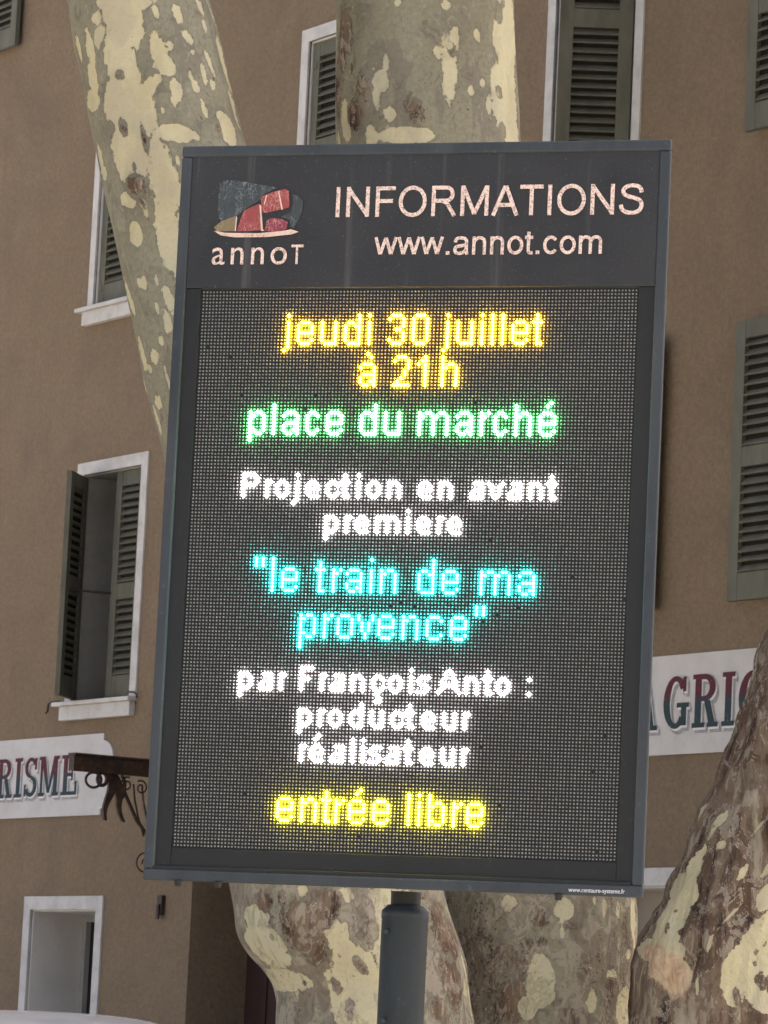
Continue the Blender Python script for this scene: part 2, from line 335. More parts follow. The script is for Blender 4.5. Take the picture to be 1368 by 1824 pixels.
def _caph():
    c = bpy.data.curves.new('cap', 'FONT'); c.body = 'I'; t = bpy.data.objects.new('cap', c); COL.objects.link(t)
    dg = bpy.context.evaluated_depsgraph_get(); me = t.evaluated_get(dg).to_mesh(); h = max(v.co.y for v in me.vertices)
    bpy.data.objects.remove(t); return h
CAPH = _caph()

# monoline grotesque lettering drawn as strokes (em units)
def _el(cx, cz, rx, rz, a0, a1, n=28): return [(cx+rx*math.cos(R(a0+(a1-a0)*i/n)), cz+rz*math.sin(R(a0+(a1-a0)*i/n))) for i in range(n+1)]
def _cr(P, k=5):
    out = []
    for i in range(len(P)-1):
        p0, p1, p2, p3 = P[max(i-1,0)], P[i], P[i+1], P[min(i+2,len(P)-1)]
        for j in range(k):
            t = j/k; out.append(tuple(0.5*((2*p1[a])+(-p0[a]+p2[a])*t+(2*p0[a]-5*p1[a]+4*p2[a]-p3[a])*t*t+(-p0[a]+3*p1[a]-3*p2[a]+p3[a])*t**3) for a in (0,1)))
    return out+[P[-1]]
_arch = lambda x0, x1: _cr([(x0,.33),(x0+.04,.42),(x0+.12,.472),(x0+.20,.478),(x1-.05,.452),(x1-.008,.39),(x1,.31)]) + [(x1,0)]
GROT = {
 'I': (.278, [[(.139,0),(.139,.716)]]), 'N': (.722, [[(.121,0),(.121,.716)],[(.600,0),(.600,.716)],[(.121,.672),(.600,.044)]]),
 'F': (.611, [[(.128,0),(.128,.716)],[(.128,.674),(.565,.674)],[(.128,.372),(.51,.372)]]), 'O': (.778, [_el(.389,.358,.299,.325,0,360,40)]),
 'R': (.722, [[(.126,0),(.126,.716)],[(.126,.675),(.42,.675)]+_el(.44,.52,.15,.155,88,-88,14)+[(.42,.365),(.126,.365)],_cr([(.34,.365),(.44,.315),(.52,.21),(.65,.0)])]),
 'M': (.833, [[(.12,0),(.12,.716)],[(.713,0),(.713,.716)],[(.128,.70),(.4165,.045)],[(.4165,.045),(.705,.70)]]),
 'A': (.667, [[(.044,0),(.326,.70)],[(.341,.70),(.623,0)],[(.145,.25),(.52,.25)]]), 'T': (.611, [[(.021,.674),(.590,.674)],[(.3055,0),(.3055,.674)]]),
 'S': (.667, [_cr([(.575,.51),(.55,.60),(.47,.66),(.345,.678),(.22,.655),(.145,.59),(.135,.525),(.18,.46),(.30,.41),(.42,.38),(.53,.33),(.58,.25),(.575,.17),(.52,.085),(.42,.045),(.33,.038),(.20,.06),(.115,.13),(.085,.225)])]),
 'w': (.722, [[(.045,.519),(.190,.03)],[(.200,.03),(.358,.50)],[(.366,.50),(.524,.03)],[(.534,.03),(.679,.519)]]), '.': (.278, [[(.139,0),(.139,.10)]]),
 'a': (.556, [_cr([(.088,.355),(.11,.435),(.18,.474),(.27,.480),(.37,.463),(.425,.41),(.437,.34),(.437,.12),(.462,0)]),_cr([(.437,.29),(.36,.268),(.2,.245),(.11,.215),(.082,.14),(.11,.065),(.2,.037),(.31,.055),(.40,.11),(.437,.19)])]),
 'n': (.556, [[(.11,0),(.11,.519)],_arch(.11,.437)]), 'm': (.833, [[(.11,0),(.11,.519)],_arch(.11,.416),_arch(.416,.722)]),
 'o': (.556, [_el(.278,.26,.197,.222,0,360,36)]), 't': (.278, [_cr([(.128,.64),(.128,.40),(.128,.12),(.148,.055),(.195,.04),(.265,.046)]),[(.018,.480),(.262,.480)]]),
 'c': (.500, [_el(.262,.26,.187,.222,38,322)]),
}
def grot_text(name, s, m, parent, x0, x1, z0, y, cap, wgt=0.092):
    tot = sum(GROT[c][0] for c in s); k = cap/0.716; b = MB(); e = 0
    inkl = min(p[0] for st in GROT[s[0]][1] for p in st)-wgt/2; inkr = GROT[s[-1]][0]-max(p[0] for st in GROT[s[-1]][1] for p in st)-wgt/2
    kx = (x1-x0)/(tot-inkl-inkr); x = -inkl
    for c in s:
        adv, strokes = GROT[c]
        for st in strokes:
            e = (e+1) % 5; h = wgt/2; P = [((x+px)*kx, pz*k) for px, pz in st]; n = len(P); closed = (abs(P[0][0]-P[-1][0])+abs(P[0][1]-P[-1][1])) < 1e-6
            vs = []
            for i in range(n):
                a = P[i-1] if i else (P[-2] if closed else P[0]); c2 = P[i+1] if i < n-1 else (P[1] if closed else P[-1])
                dx, dz = c2[0]-a[0], c2[1]-a[1]; l = math.hypot(dx, dz); nx, nz = -dz/l*h*k, dx/l*h*k
                if c == '.': nx *= 1.12
                vs += [(x0+P[i][0]+nx, y-0.0012-0.00008*e, z0+P[i][1]+nz), (x0+P[i][0]-nx, y-0.0012-0.00008*e, z0+P[i][1]-nz)]
            b.add(vs, [(2*i, 2*i+1, 2*i+3, 2*i+2) for i in range(n-1)])
        x += adv
    o = b.build(name, m, parent); so = o.modifiers.new('solid', 'SOLIDIFY'); so.thickness = 0.001; so.offset = 0; return o

# ------------------------------------------------------------------ ground
g = MB(); g.add([(-150,-60,0),(150,-60,0),(150,200,0),(-150,200,0)], [(0,1,2,3)]); tag(g.build('ground', GROUND), kind='structure')

# ------------------------------------------------------------------ building (local x along the facade, y into it, z up)
WR = math.atan2(-0.8341061, 0.551604); WLOC = (-1.52972, 26.94178, 0.0)
bld = empty('building', WLOC, WR, 'long brown rendered building with white framed louvred windows behind the plane tree', 'building')
OPEN = []          # (s0, s1, z0, z1, reveal depth)
S0, S1, ZT = -13.0, 13.0, 11.2
def shutter_mesh(wd, z0, z1, rails, thick=0.035, back=True):
    """one louvred leaf, hinge at x=0, leaf towards +x, front at y=0"""
    b = MB(); st = min(0.085, wd*0.19); cuts = [z0] + rails + [z1]
    b.box(0, st, 0, thick, z0, z1); b.box(wd-st, wd, 0, thick, z0, z1)
    rb = 0.15; rl = 0.055
    b.box(st, wd-st, 0.002, thick-0.002, z0, z0+rb); b.box(st, wd-st, 0.002, thick-0.002, z1-0.10, z1)
    for r in rails: b.box(st, wd-st, 0.002, thick-0.002, r-rl, r+rl)
    secs = []; lo = z0+rb
    for r in rails: secs.append((lo, r-rl)); lo = r+rl
    secs.append((lo, z1-0.10))
    for a, c in secs:
        n = max(2, int((c-a)/0.052)); p = (c-a)/n
        for i in range(n):
            zc = a + (i+0.5)*p + random.uniform(-.003, .003)
            mt = Matrix.Translation((0, thick*0.5, zc)) @ Matrix.Rotation(R(random.uniform(40, 50)), 4, 'X')
            b.box(st-0.004, wd-st+0.004, -0.0225, 0.0225, -0.0045, 0.0045, 0, mt)
        bk = thick-0.005 if back else thick*0.5
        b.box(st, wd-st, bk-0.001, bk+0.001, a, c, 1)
    b.box(0.01, 0.05, -0.006, 0.0, z0+0.10, z0+0.15); b.box(0.01, 0.05, -0.006, 0.0, z1-0.18, z1-0.13)
    return b
def leaf(parent, wd, z0, z1, rails, hinge, ang, flip=False):
    b = shutter_mesh(wd, z0, z1, rails, back=abs(ang) < 0.1 or flip); o = b.build('shutter', [SHUT, GAPSHADE], parent)
    o.location = hinge; o.rotation_euler = (0, 0, ang)
    if flip: o.scale = (-1, 1, 1)
    return o
def window(s0, s1, z0, z1, band=0.085, leaves=(), sill=True, depth=0.26, glaze=True, reveal=None):
    """s0..s1, z0..z1 are the OUTER edges of the white surround"""
    a0, a1, c0, c1 = s0+band, s1-band, z0, z1-band
    OPEN.append((a0, a1, c0, c1, depth))
    b = MB(); f0, f1 = -0.014, 0.012
    b.box(s0, a0, f0, f1, z0, z1); b.box(a1, s1, f0, f1, z0, z1); b.box(a0, a1, f0, f1, c1, z1)
    t = 0.012
    b.box(a0, a0+t, f1, depth, c0, c1, 1); b.box(a1-t, a1, f1, depth, c0, c1, 1); b.box(a0+t, a1-t, f1, depth, c1-t, c1, 1)
    o = b.build('window', [WHITE, reveal or REVEAL], bld)
    if sill:
        q = MB(); q.box(s0-0.08, s1+0.01, -0.075, 0.0, z0-0.03, z0+0.0); q.box(s0-0.01, s1-0.01, -0.05, 0.0, z0-0.13, z0-0.03)
        q.box(a0+0.0125, a1-0.0125, 0.0, depth, z0-0.03, z0-0.004); q.build('sill', WHITE, o, 0.006)
    if glaze:
        k = MB(); d = depth - 0.05; fr = 0.05; mid = (a0+a1)/2
        k.box(a0+t, a0+t+fr, d, d+0.04, c0, c1-t); k.box(a1-t-fr, a1-t, d, d+0.04, c0, c1-t)
        k.box(mid-0.045, mid+0.045, d-0.006, d+0.04, c0, c1-t)
        k.box(a0+t+fr, mid-0.045, d, d+0.038, c1-t-fr, c1-t); k.box(mid+0.045, a1-t-fr, d, d+0.038, c1-t-fr, c1-t)
        k.build('casement', CASE, o)
        p = MB(); p.box(a0+t, a1-t, d+0.042, d+0.05, c0, c1-t); p.build('pane', GLASS, o)
    for wd, lz0, lz1, rails, hx, hy, ang, fl in leaves: leaf(o, wd, lz0, lz1, rails, (hx, hy, 0), ang, fl)
    return o
def closed(a0, a1, z0, z1, rails):
    wd = (a1-a0)/2 - 0.016
    return [(wd, z0+0.01, z1-0.01, rails, a0+0.014, 0.022, 0.0, False), (wd, z0+0.01, z1-0.01, rails, a1-0.014, 0.022, 0.0, True)]
# first-floor window at the left: left leaf half open, right leaf shut
wd = 0.385
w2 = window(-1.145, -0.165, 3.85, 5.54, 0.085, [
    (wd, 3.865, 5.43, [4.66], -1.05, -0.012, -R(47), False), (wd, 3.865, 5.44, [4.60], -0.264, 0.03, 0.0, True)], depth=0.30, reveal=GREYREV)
# second-floor windows, shut
window(-1.145, -0.165, 6.655, 8.17, 0.075, closed(-1.07, -0.24, 6.655, 8.095, [7.36]))
window(1.55, 2.53, 6.655, 8.17, 0.085, closed(1.635, 2.445, 6.655, 8.085, [7.36]))
# second-floor window at the right: right leaf swung out
window(4.32, 5.27, 6.655, 8.17, 0.078, [
    (0.38, 6.665, 8.08, [7.42], 4.412, 0.03, 0.0, False), (0.425, 6.675, 8.085, [7.56], 5.168, -0.010, R(54), True)])
# windows whose open leaves lie flat on the wall beside them
window(-3.93, -2.93, 8.79, 10.35, 0.085, [(0.45, 8.80, 10.25, [9.5], -2.835, -0.065, 0.0, False), (0.45, 8.80, 10.25, [9.5], -4.02, -0.065, 0.0, True)])
window(6.86, 7.84, 3.95, 5.66, 0.085, [(0.465, 4.07, 5.62, [4.86], 6.775, -0.075, 0.0, True), (0.465, 4.07, 5.62, [4.86], 7.925, -0.075, 0.0, False)])
window(6.86, 7.84, 6.655, 8.17, 0.085, [(0.455, 6.69, 8.10, [7.4], 6.775, -0.075, 0.0, True), (0.455, 6.69, 8.10, [7.4], 7.925, -0.075, 0.0, False)])
# first-floor windows behind the display, and the next ones along the facade
window(4.165, 5.145, 3.95, 5.66, 0.085, [(0.455, 4.07, 5.62, [4.86], 5.175, -0.075, 0.0, False), (0.455, 4.07, 5.62, [4.86], 4.14, -0.075, 0.0, True)])
window(1.55, 2.53, 3.90, 5.56, 0.085, closed(1.635, 2.445, 3.90, 5.475, [4.66]))
window(-3.93, -2.93, 3.85, 5.54, 0.085, closed(-3.845, -3.015, 3.85, 5.455, [4.62]))
window(-3.93, -2.93, 6.655, 8.17, 0.085, closed(-3.845, -3.015, 6.655, 8.085, [7.36]))
# ground-floor window with deep grey reveals, and the trimmed opening at the right
gw = window(-1.56, -0.45, 0.95, 2.50, 0.092, (), True, 0.46)
o2 = window(4.9, 6.12, 0.02, 2.63, 0.10, (), False, 0.34, False)
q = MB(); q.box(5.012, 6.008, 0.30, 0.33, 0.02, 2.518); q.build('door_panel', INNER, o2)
# deep doorway
OPEN.append((0.70, 2.2, 0.0, 3.0, 0.48))
d = MB(); d.box(0.70, 2.2, 0.45, 0.50, 0.0, 3.0)
for i in range(5): d.box(0.74+i*0.29, 0.98+i*0.29, 0.437, 0.4497, 0.2, 2.85)
d.build('door', MAROON, bld, 0.004)
# the facade: one sheet cut by its openings, with their reveals
ss = sorted({S0, S1, *[o[0] for o in OPEN], *[o[1] for o in OPEN]}); zs = sorted({0.0, ZT, *[o[2] for o in OPEN], *[o[3] for o in OPEN]})
b = MB(); vid = {}
def V(i, j):
    if (i, j) not in vid: vid[(i, j)] = len(b.v); b.v.append((ss[i], 0.0, zs[j]))
    return vid[(i, j)]
for i in range(len(ss)-1):
    for j in range(len(zs)-1):
        cx, cz = (ss[i]+ss[i+1])/2, (zs[j]+zs[j+1])/2
        if any(o[0] < cx < o[1] and o[2] < cz < o[3] for o in OPEN): continue
        b.f.append((V(i,j), V(i+1,j), V(i+1,j+1), V(i,j+1))); b.mi.append(0); b.sm.append(False)
for a0, a1, c0, c1, dp in OPEN:
    b.add([(a0,0,c0),(a0,dp,c0),(a0,dp,c1),(a0,0,c1)], [(0,1,2,3)]); b.add([(a1,0,c0),(a1,dp,c0),(a1,dp,c1),(a1,0,c1)], [(3,2,1,0)])
    b.add([(a0,0,c1),(a0,dp,c1),(a1,dp,c1),(a1,0,c1)], [(0,1,2,3)])
    if c0 > 0.1: b.add([(a0,0,c0),(a0,dp,c0),(a1,dp,c0),(a1,0,c0)], [(3,2,1,0)])
    b.add([(a0,dp,c0),(a1,dp,c0),(a1,dp,c1),(a0,dp,c1)], [(0,1,2,3)])
b.add([(S0,0,0),(S0,9,0),(S0,9,ZT),(S0,0,ZT)], [(0,1,2,3)]); b.add([(S1,0,0),(S1,9,0),(S1,9,ZT),(S1,0,ZT)], [(3,2,1,0)])
b.add([(S0,9,0),(S1,9,0),(S1,9,ZT),(S0,9,ZT)], [(0,1,2,3)])
b.build('wall', PL, bld)
rf = MB(); e = 0.45
rf.add([(S0-e,-e,ZT+0.01),(S1+e,-e,ZT+0.01),(S1+e,9+e,ZT+0.01),(S0-e,9+e,ZT+0.01),(S0-e,4.5,ZT+2.2),(S1+e,4.5,ZT+2.2)],
       [(0,1,5,4),(2,3,4,5),(0,4,3),(1,2,5),(3,2,1,0)]); rf.build('roof', ROOF, bld)
st_ = MB(); st_.tube([(-0.84,-0.22,4.615),(-0.82,-0.10,4.61),(-0.70,0.10,4.60)], 0.008, 6); st_.build('shutter_stay', IRON, w2)
hk = MB()
hk.tube([(-1.20,-0.02,3.86),(-1.30,-0.03,3.862),(-1.345,-0.03,3.85),(-1.35,-0.03,3.80),(-1.375,-0.03,3.785)], 0.007, 6)
hk.build('shutter_hook', IRON, w2); hk = MB()
hk.tube([(-0.20,-0.05,3.88),(-0.12,-0.05,3.875),(-0.085,-0.05,3.86),(-0.075,-0.05,3.835)], 0.007, 6); hk.build('shutter_hook', IRON, w2)
pt = MB(); pt.box(0.30, 0.365, -0.03, 0.0, 2.37, 2.50); pt.box(0.315, 0.35, -0.045, -0.03, 2.34, 2.44); pt.build('wall_bracket', IRON, bld, 0.004)

# ------------------------------------------------------------------ painted wall signs
def arc(cx, cz, rx, rz, a0, a1, t, tz=None, n=14):
    tz = t if tz is None else tz; P = []
    for i in range(n):
        q = R(a0+(a1-a0)*i/(n-1)); P.append((cx+rx*math.cos(q), cz+rz*math.sin(q)))
    I = []
    for i in range(n):
        q = R(a1+(a0-a1)*i/(n-1)); I.append((cx+(rx-t)*math.cos(q), cz+(rz-tz)*math.sin(q)))
    return list(zip(P, I[::-1]))
def glyph(ch):
    """slab-serif capital: list of quads in a cell of height 1; returns (quads, width)"""
    Q = []; bx = lambda a, b_, c, d_: Q.append([(a,c),(b_,c),(b_,d_),(a,d_)])
    def band(x): 
        for (p, i), (p2, i2) in zip(x, x[1:]): Q.append([p, p2, i2, i])
    s, sf = 0.20, 0.09
    if ch == 'I': bx(0,.40,0,sf); bx(0,.40,1-sf,1); bx(.10,.30,sf,1-sf); W = .40
    elif ch == 'R':
        bx(0,.40,0,sf); bx(0,.34,1-sf,1); bx(.08,.28,sf,1-sf); band(arc(.38,.745,.34,.255,90,-90,.19,.1)); bx(.28,.39,.9,1); bx(.28,.39,.49,.585)
        Q.append([(.36,.52),(.56,.50),(.72,sf),(.52,sf)]); bx(.48,.82,0,sf); W = .82
    elif ch == 'S':
        band(arc(.32,.735,.31,.265,20,270,.17,.1)); band(arc(.32,.27,.32,.27,90,-160,.17,.1)); bx(.52,.62,.68,.98); bx(.0,.10,.02,.32); W = .64
    elif ch == 'M':
        bx(0,.32,0,sf); bx(.74,1.08,0,sf); bx(0,.26,1-sf,1); bx(.82,1.08,1-sf,1); bx(.09,.22,sf,1-sf); bx(.80,1.0,sf,1-sf)
        Q.append([(.10,1),(.34,1),(.60,.08),(.48,.08)]); Q.append([(.78,1),(.98,1),(.60,.08),(.50,.08)]); W = 1.08
    elif ch == 'E':
        bx(0,.76,0,sf); bx(0,.72,1-sf,1); bx(.10,.30,sf,1-sf); bx(.30,.56,.46,.55); bx(.48,.56,.36,.65); bx(.66,.76,sf,.34); bx(.62,.72,.68,1-sf); W = .76
    elif ch == 'O': band(arc(.36,.5,.36,.5,0,360,.19,.1,26)); W = .72
    elif ch == 'U':
        bx(0,.36,1-sf,1); bx(.48,.78,1-sf,1); bx(.08,.28,.35,1-sf); bx(.60,.70,.35,1-sf); band(arc(.39,.35,.31,.35,180,360,.16,.12)); W = .78
    elif ch == 'T': bx(0,.74,1-sf,1); bx(.27,.47,sf,1-sf); bx(.17,.57,0,sf); bx(0,.08,.68,1-sf); bx(.66,.74,.68,1-sf); W = .74
    elif ch == 'A':
        bx(0,.30,0,sf); bx(.46,.86,0,sf); Q.append([(.10,sf),(.20,sf),(.46,1),(.36,1)]); Q.append([(.52,sf),(.74,sf),(.52,1),(.34,1)]); bx(.24,.56,.30,.39); W = .86
    elif ch == 'G':
        band(arc(.38,.5,.38,.5,35,320,.2,.1,22)); bx(.56,.72,.06,.42); bx(.42,.80,.40,.49); bx(.60,.70,.70,.98); W = .80
    elif ch == 'C': band(arc(.38,.5,.38,.5,35,325,.2,.1,22)); bx(.58,.68,.68,.98); W = .70
    return Q, W
def sign_word(parent, letters, z0, h, m):
    """letters: (char, s0, s1); front lettering, then a grey cast-shadow lettering painted behind it"""
    f = MB(); sh = MB(); hl = MB()
    for ch, a, c in letters:
        Q, W = glyph(ch); k = (c-a)/W
        for k2, q in enumerate(Q):
            P = [(a+x*k, z0+z*h) for x, z in q]; e = 0.00012*(k2 % 7)
            f.add([(x, -0.0215-e, z) for x, z in P], [tuple(range(len(P)))])
            sh.add([(x+0.022, -0.0165-e, z-0.030) for x, z in P], [tuple(range(len(P)))])
            hl.add([(x+0.010, -0.0190-e, z-0.012) for x, z in P], [tuple(range(len(P)))])
    f.build('lettering', m, parent); hl.build('letter_outline', LHL, parent); sh.build('letter_shadow', LSH, parent)
LHL = mat("letter_highlight", (0.66, 0.65, 0.64), 0.85, 0.1); LSH = m_white("letter_grey", (0.27, 0.265, 0.26), (0.42, 0.41, 0.4), 0.8, 40)
ts = empty('wall_sign', WLOC, WR, 'white painted wall sign reading RISME behind the iron bracket at lower left', 'sign', 'white lettered signs on the facade')
poly = [(-2.95,3.055),(-0.56,3.055),(-0.56,3.095),(-0.50,3.105),(-0.465,3.13),(-0.43,3.18),(-0.405,3.26),(-0.40,3.34),(-0.41,3.43),(-0.44,3.505),(-0.49,3.55),(-0.56,3.568),(-0.56,3.615),(-2.95,3.615)]
b = MB(); b.prism(poly, -0.014, 0.004); b.build('board', SIGNW, ts)
sign_word(ts, [('T',-2.78,-2.58),('O',-2.55,-2.34),('U',-2.31,-2.085),('R',-2.05,-1.825),('I',-1.795,-1.685),('S',-1.65,-1.465),('M',-1.44,-1.15),('E',-1.115,-0.89)], 3.20, 0.28, m_twotone(3.34, 3.42))
ags = empty('wall_sign', WLOC, WR, 'white painted wall sign with letters AGRI right of the information display', 'sign', 'white lettered signs on the facade')
b = MB(); b.box(4.9, 7.1, -0.014, 0.004, 3.255, 3.81); b.build('board', SIGNW, ags)
sign_word(ags, [('A',5.42,5.665),('G',5.715,5.945),('R',5.975,6.205),('I',6.235,6.345),('C',6.38,6.60)], 3.395, 0.295, m_twotone(3.55, 3.62))

# ------------------------------------------------------------------ wrought-iron bracket on the wall
ib = empty('iron_bracket', WLOC, WR, 'rusty wrought iron sign bracket with scrolls jutting out left of the display', 'bracket')
s_ = 0.34; b = MB()
b.box(s_-0.035, s_+0.035, -0.76, -0.001, 3.275, 3.375); b.box(s_-0.05, s_+0.05, -0.76, -0.001, 3.376, 3.392); b.build('beam', IRON, ib, 0.004)
def spiral(cy, cz, r0, turns, a0, d=1, n=26):
    return [(s_, cy+r0*(1-0.75*i/n)*math.cos(a0+d*turns*2*math.pi*i/n), cz+r0*(1-0.75*i/n)*math.sin(a0+d*turns*2*math.pi*i/n)) for i in range(n+1)]
b = MB(); b.tube([(s_,-0.43,3.27),(s_,-0.35,3.17),(s_,-0.24,2.98),(s_,-0.09,2.83),(s_,0.0,2.80)], 0.013, 8); b.build('brace', IRON, ib)
for cy, cz, r0, a0, dd in ((-0.33,3.215,0.05,1.2,1),(-0.22,3.20,0.05,2.2,-1),(-0.16,2.70,0.075,1.4,1)):
    b = MB(); b.tube(spiral(cy, cz, r0, 1.3, a0, dd), 0.006, 6); b.build('scroll', IRON, ib)
for y0 in (-0.28, -0.215, -0.16):
    b = MB(); b.tube([(s_,y0,3.22),(s_,y0+0.015,3.12),(s_,y0+0.05,3.0),(s_,y0+0.10,2.88)], 0.007, 6); b.build('scroll', IRON, ib)
b = MB(); b.tube([(s_+0.05*math.cos(t)*0.3, -0.585+0.05*math.cos(t), 3.225+0.05*math.sin(t)) for t in np.linspace(0, 6.283, 26)], 0.010, 6)
b.tube([(s_, -0.52+0.035*math.cos(t), 3.235+0.042*math.sin(t)) for t in np.linspace(0, 6.283, 20)], 0.013, 6); b.build('ring', IRON, ib)
for dy0, dy1, rot in ((-0.455,-0.475,0.0),(-0.44,-0.335,0.3)):
    b = MB(); n = 9
    for i in range(n):
        t0, t1 = i/n, (i+1)/n
        def pp(t): 
            return dy0+(dy1-dy0)*t + 0.02*math.sin(t*6), 3.275-0.31*t, 0.030*(1-0.55*t)*(1+0.25*math.sin(t*5))
        a, c = pp(t0), pp(t1)
        b.add([(s_-0.012,a[0]-a[2],a[1]),(s_-0.012,a[0]+a[2],a[1]),(s_-0.012,c[0]+c[2],c[1]),(s_-0.012,c[0]-c[2],c[1]),
               (s_+0.012,a[0]-a[2],a[1]),(s_+0.012,a[0]+a[2],a[1]),(s_+0.012,c[0]+c[2],c[1]),(s_+0.012,c[0]-c[2],c[1])],
              [(0,1,2,3),(7,6,5,4),(0,4,5,1),(1,5,6,2),(2,6,7,3),(3,7,4,0)])
    b.build('leaf_ornament', IRON, ib)
b = MB(); b.tube([(s_,-0.375+0.03*math.cos(t), 3.19+0.075*math.sin(t)) for t in np.linspace(1.6, -1.9, 16)], 0.013, 6); b.build('scroll', IRON, ib)

# ------------------------------------------------------------------ LED information display (local x = u - U0, y = back, z up; LED face at y = 0)
U0 = 0.5528; YAW = R(-15.48); ZL = 3.2965; PI_ = 0.008; NC, NR = 128, 160
so = Vector((-0.4416, 9.0555, 0)) + Vector((math.cos(YAW), math.sin(YAW), 0)) * U0 + Vector((-math.sin(YAW), math.cos(YAW), 0)) * 0.10
isg = empty('information_display', so, YAW, 'tall slate grey LED information board on a pole showing coloured event text', 'display board')
OY = -0.10                                    # LED plane in the display's own frame
X = lambda u: u - U0
uL, uR, zT, zB = -0.0645, 1.0888, ZL+0.339, ZL-1.28-0.077
b = MB(); rw = 0.026
def rim(b, a, c, lo, hi, wdt, y0, y1):
    b.box(X(a), X(c), y0, y1, hi-wdt, hi); b.box(X(a), X(c), y0, y1, lo, lo+wdt)
    b.box(X(a), X(a)+wdt, y0+0.0004, y1, lo+wdt, hi-wdt); b.box(X(c)-wdt, X(c), y0+0.0004, y1, lo+wdt, hi-wdt)
rim(b, uL, uR, zB, zT, rw, OY-0.012, OY+0.0)
b.build('frame', CAB, isg, 0.005, 3)
b = MB(); b.box(X(uL+.012), X(uR-.012), OY+0.0005, OY+0.02, zB+.012, zT-.012); b.box(X(uL+0.05), X(uR-0.05), OY+0.02, OY+0.17, zB+0.05, zT-0.05)
for k in range(9): b.box(X(0.15), X(0.87), OY+0.17, OY+0.176, 2.5+k*0.04, 2.515+k*0.04)
b.build('cabinet', CAB, isg, 0.004)
# recessed bezel round the LED area
b = MB(); y0, y1 = OY-0.005, OY+0.0004; a, c, lo, hi = X(uL)+rw-.002, X(uR)-rw+.002, zB+rw-.002, ZL+0.004
b.box(a, X(-0.002), y0, y1, lo, hi); b.box(X(1.026), c, y0, y1, lo, hi); b.box(X(-0.002), X(1.026), y0+0.0004, y1, lo, ZL-1.282)
b.box(X(-0.045), X(1.062), y0-0.006, y0-0.0002, lo+0.001, lo+0.010)
b.build('bezel', BEZ, isg, 0.002)
# header plate
hp = MB(); hp.box(a+.002, c-.002, OY-0.008, OY+0.0002, ZL+0.0045, zT-rw+.002); hd = hp.build('header_panel', HEAD, isg, 0.0015)
HY = OY-0.0085
grot_text('headline', 'INFORMATIONS', VINYL, hd, X(0.3128), X(1.0300), 3.4645, HY, 0.0700)
grot_text('web_address', 'www.annot.com', VINYL, hd, X(0.4082), X(0.9385), 3.3750, HY, 0.0575)
text_mesh('logo_name', 'anno', VINYL, hd, X(0.0212), X(0.2010), 3.3560, HY, 0.0585, spacing=1.22)
b = MB(); b.box(X(0.2110), X(0.2405), HY-.0015, HY, 3.395, 3.4010); b.box(X(0.2225), X(0.2275), HY-.0015, HY, 3.3560, 3.395); b.build('logo_name', VINYL, hd)
L_SKY = m_logo("logo_slate", (0.046, 0.056, 0.058), (0.24, 0.27, 0.27)); L_TAN = m_logo("logo_tan", (0.20, 0.155, 0.085), (0.42, 0.34, 0.22))
L_RED = m_logo("logo_red", (0.28, 0.062, 0.06), (0.62, 0.32, 0.27)); L_RD2 = m_logo("logo_crimson", (0.21, 0.038, 0.058), (0.62, 0.32, 0.27))
L_CRM = m_logo("logo_cream", (0.70, 0.53, 0.42), (0.3, 0.12, 0.09))
b = MB()
def lp(pts, mi, e=0.0): b.prism([(X(x), z) for x, z in pts], HY-0.0015-e, HY, mi)
# logo coordinates measured in its own 1368-unit drawing: (gx, gz)
def LG(gx, gz): return (0.0236+(gx-170)/(1180-170)*0.2016, 3.4358-(gz-760)/(760-155)*0.1165)
def lpoly(pts, mi, e=0.0): lp([LG(*p) for p in pts], mi, e)
lpoly([(205,200),(260,150),(420,150),(600,190),(900,245),(760,320),(700,400),(560,480),(430,590),(250,650),(215,600),(195,480)], 0)
lpoly([(1085,320),(1160,350),(1225,410),(1220,520),(1180,640),(1125,740),(1085,715),(1070,640),(970,600),(1085,540),(1105,430)], 0)
lpoly([(165,720),(250,650),(420,585),(435,600),(425,770),(200,775)], 1, .0003)
lpoly([(490,600),(520,520),(690,440),(712,455),(745,760),(440,775)], 2, .0003)
lpoly([(715,380),(735,345),(850,300),(1000,262),(1045,290),(1060,450),(1050,490),(790,550),(745,545),(722,470)], 2, .0004)
lpoly([(800,640),(860,615),(980,630),(1050,660),(1045,745),(960,780),(775,775),(790,720)], 3, .0003)
lpoly([(165,765),(300,790),(700,800),(980,775),(1100,755),(1185,785),(1100,815),(800,845),(420,845),(250,820)], 4, .0005)
lpoly([(425,590),(438,600),(430,770),(418,770)], 4, .0006); lpoly([(700,450),(720,460),(755,740),(770,770),(735,770)], 4, .0006)
lpoly([(915,290),(930,290),(985,510),(968,515)], 4, .0007); lpoly([(775,335),(788,335),(765,450),(752,452)], 4, .0007)
b.build('logo', [L_SKY, L_TAN, L_RED, L_RD2, L_CRM], hd)
# two pale run-off streaks under the top edge
# maker's address on the lower frame
text_mesh('maker_address', 'www.centaure-systeme.fr', VINYLS, isg, X(0.9225), X(1.0485), zB+0.0075, OY-0.0125, 0.0095)
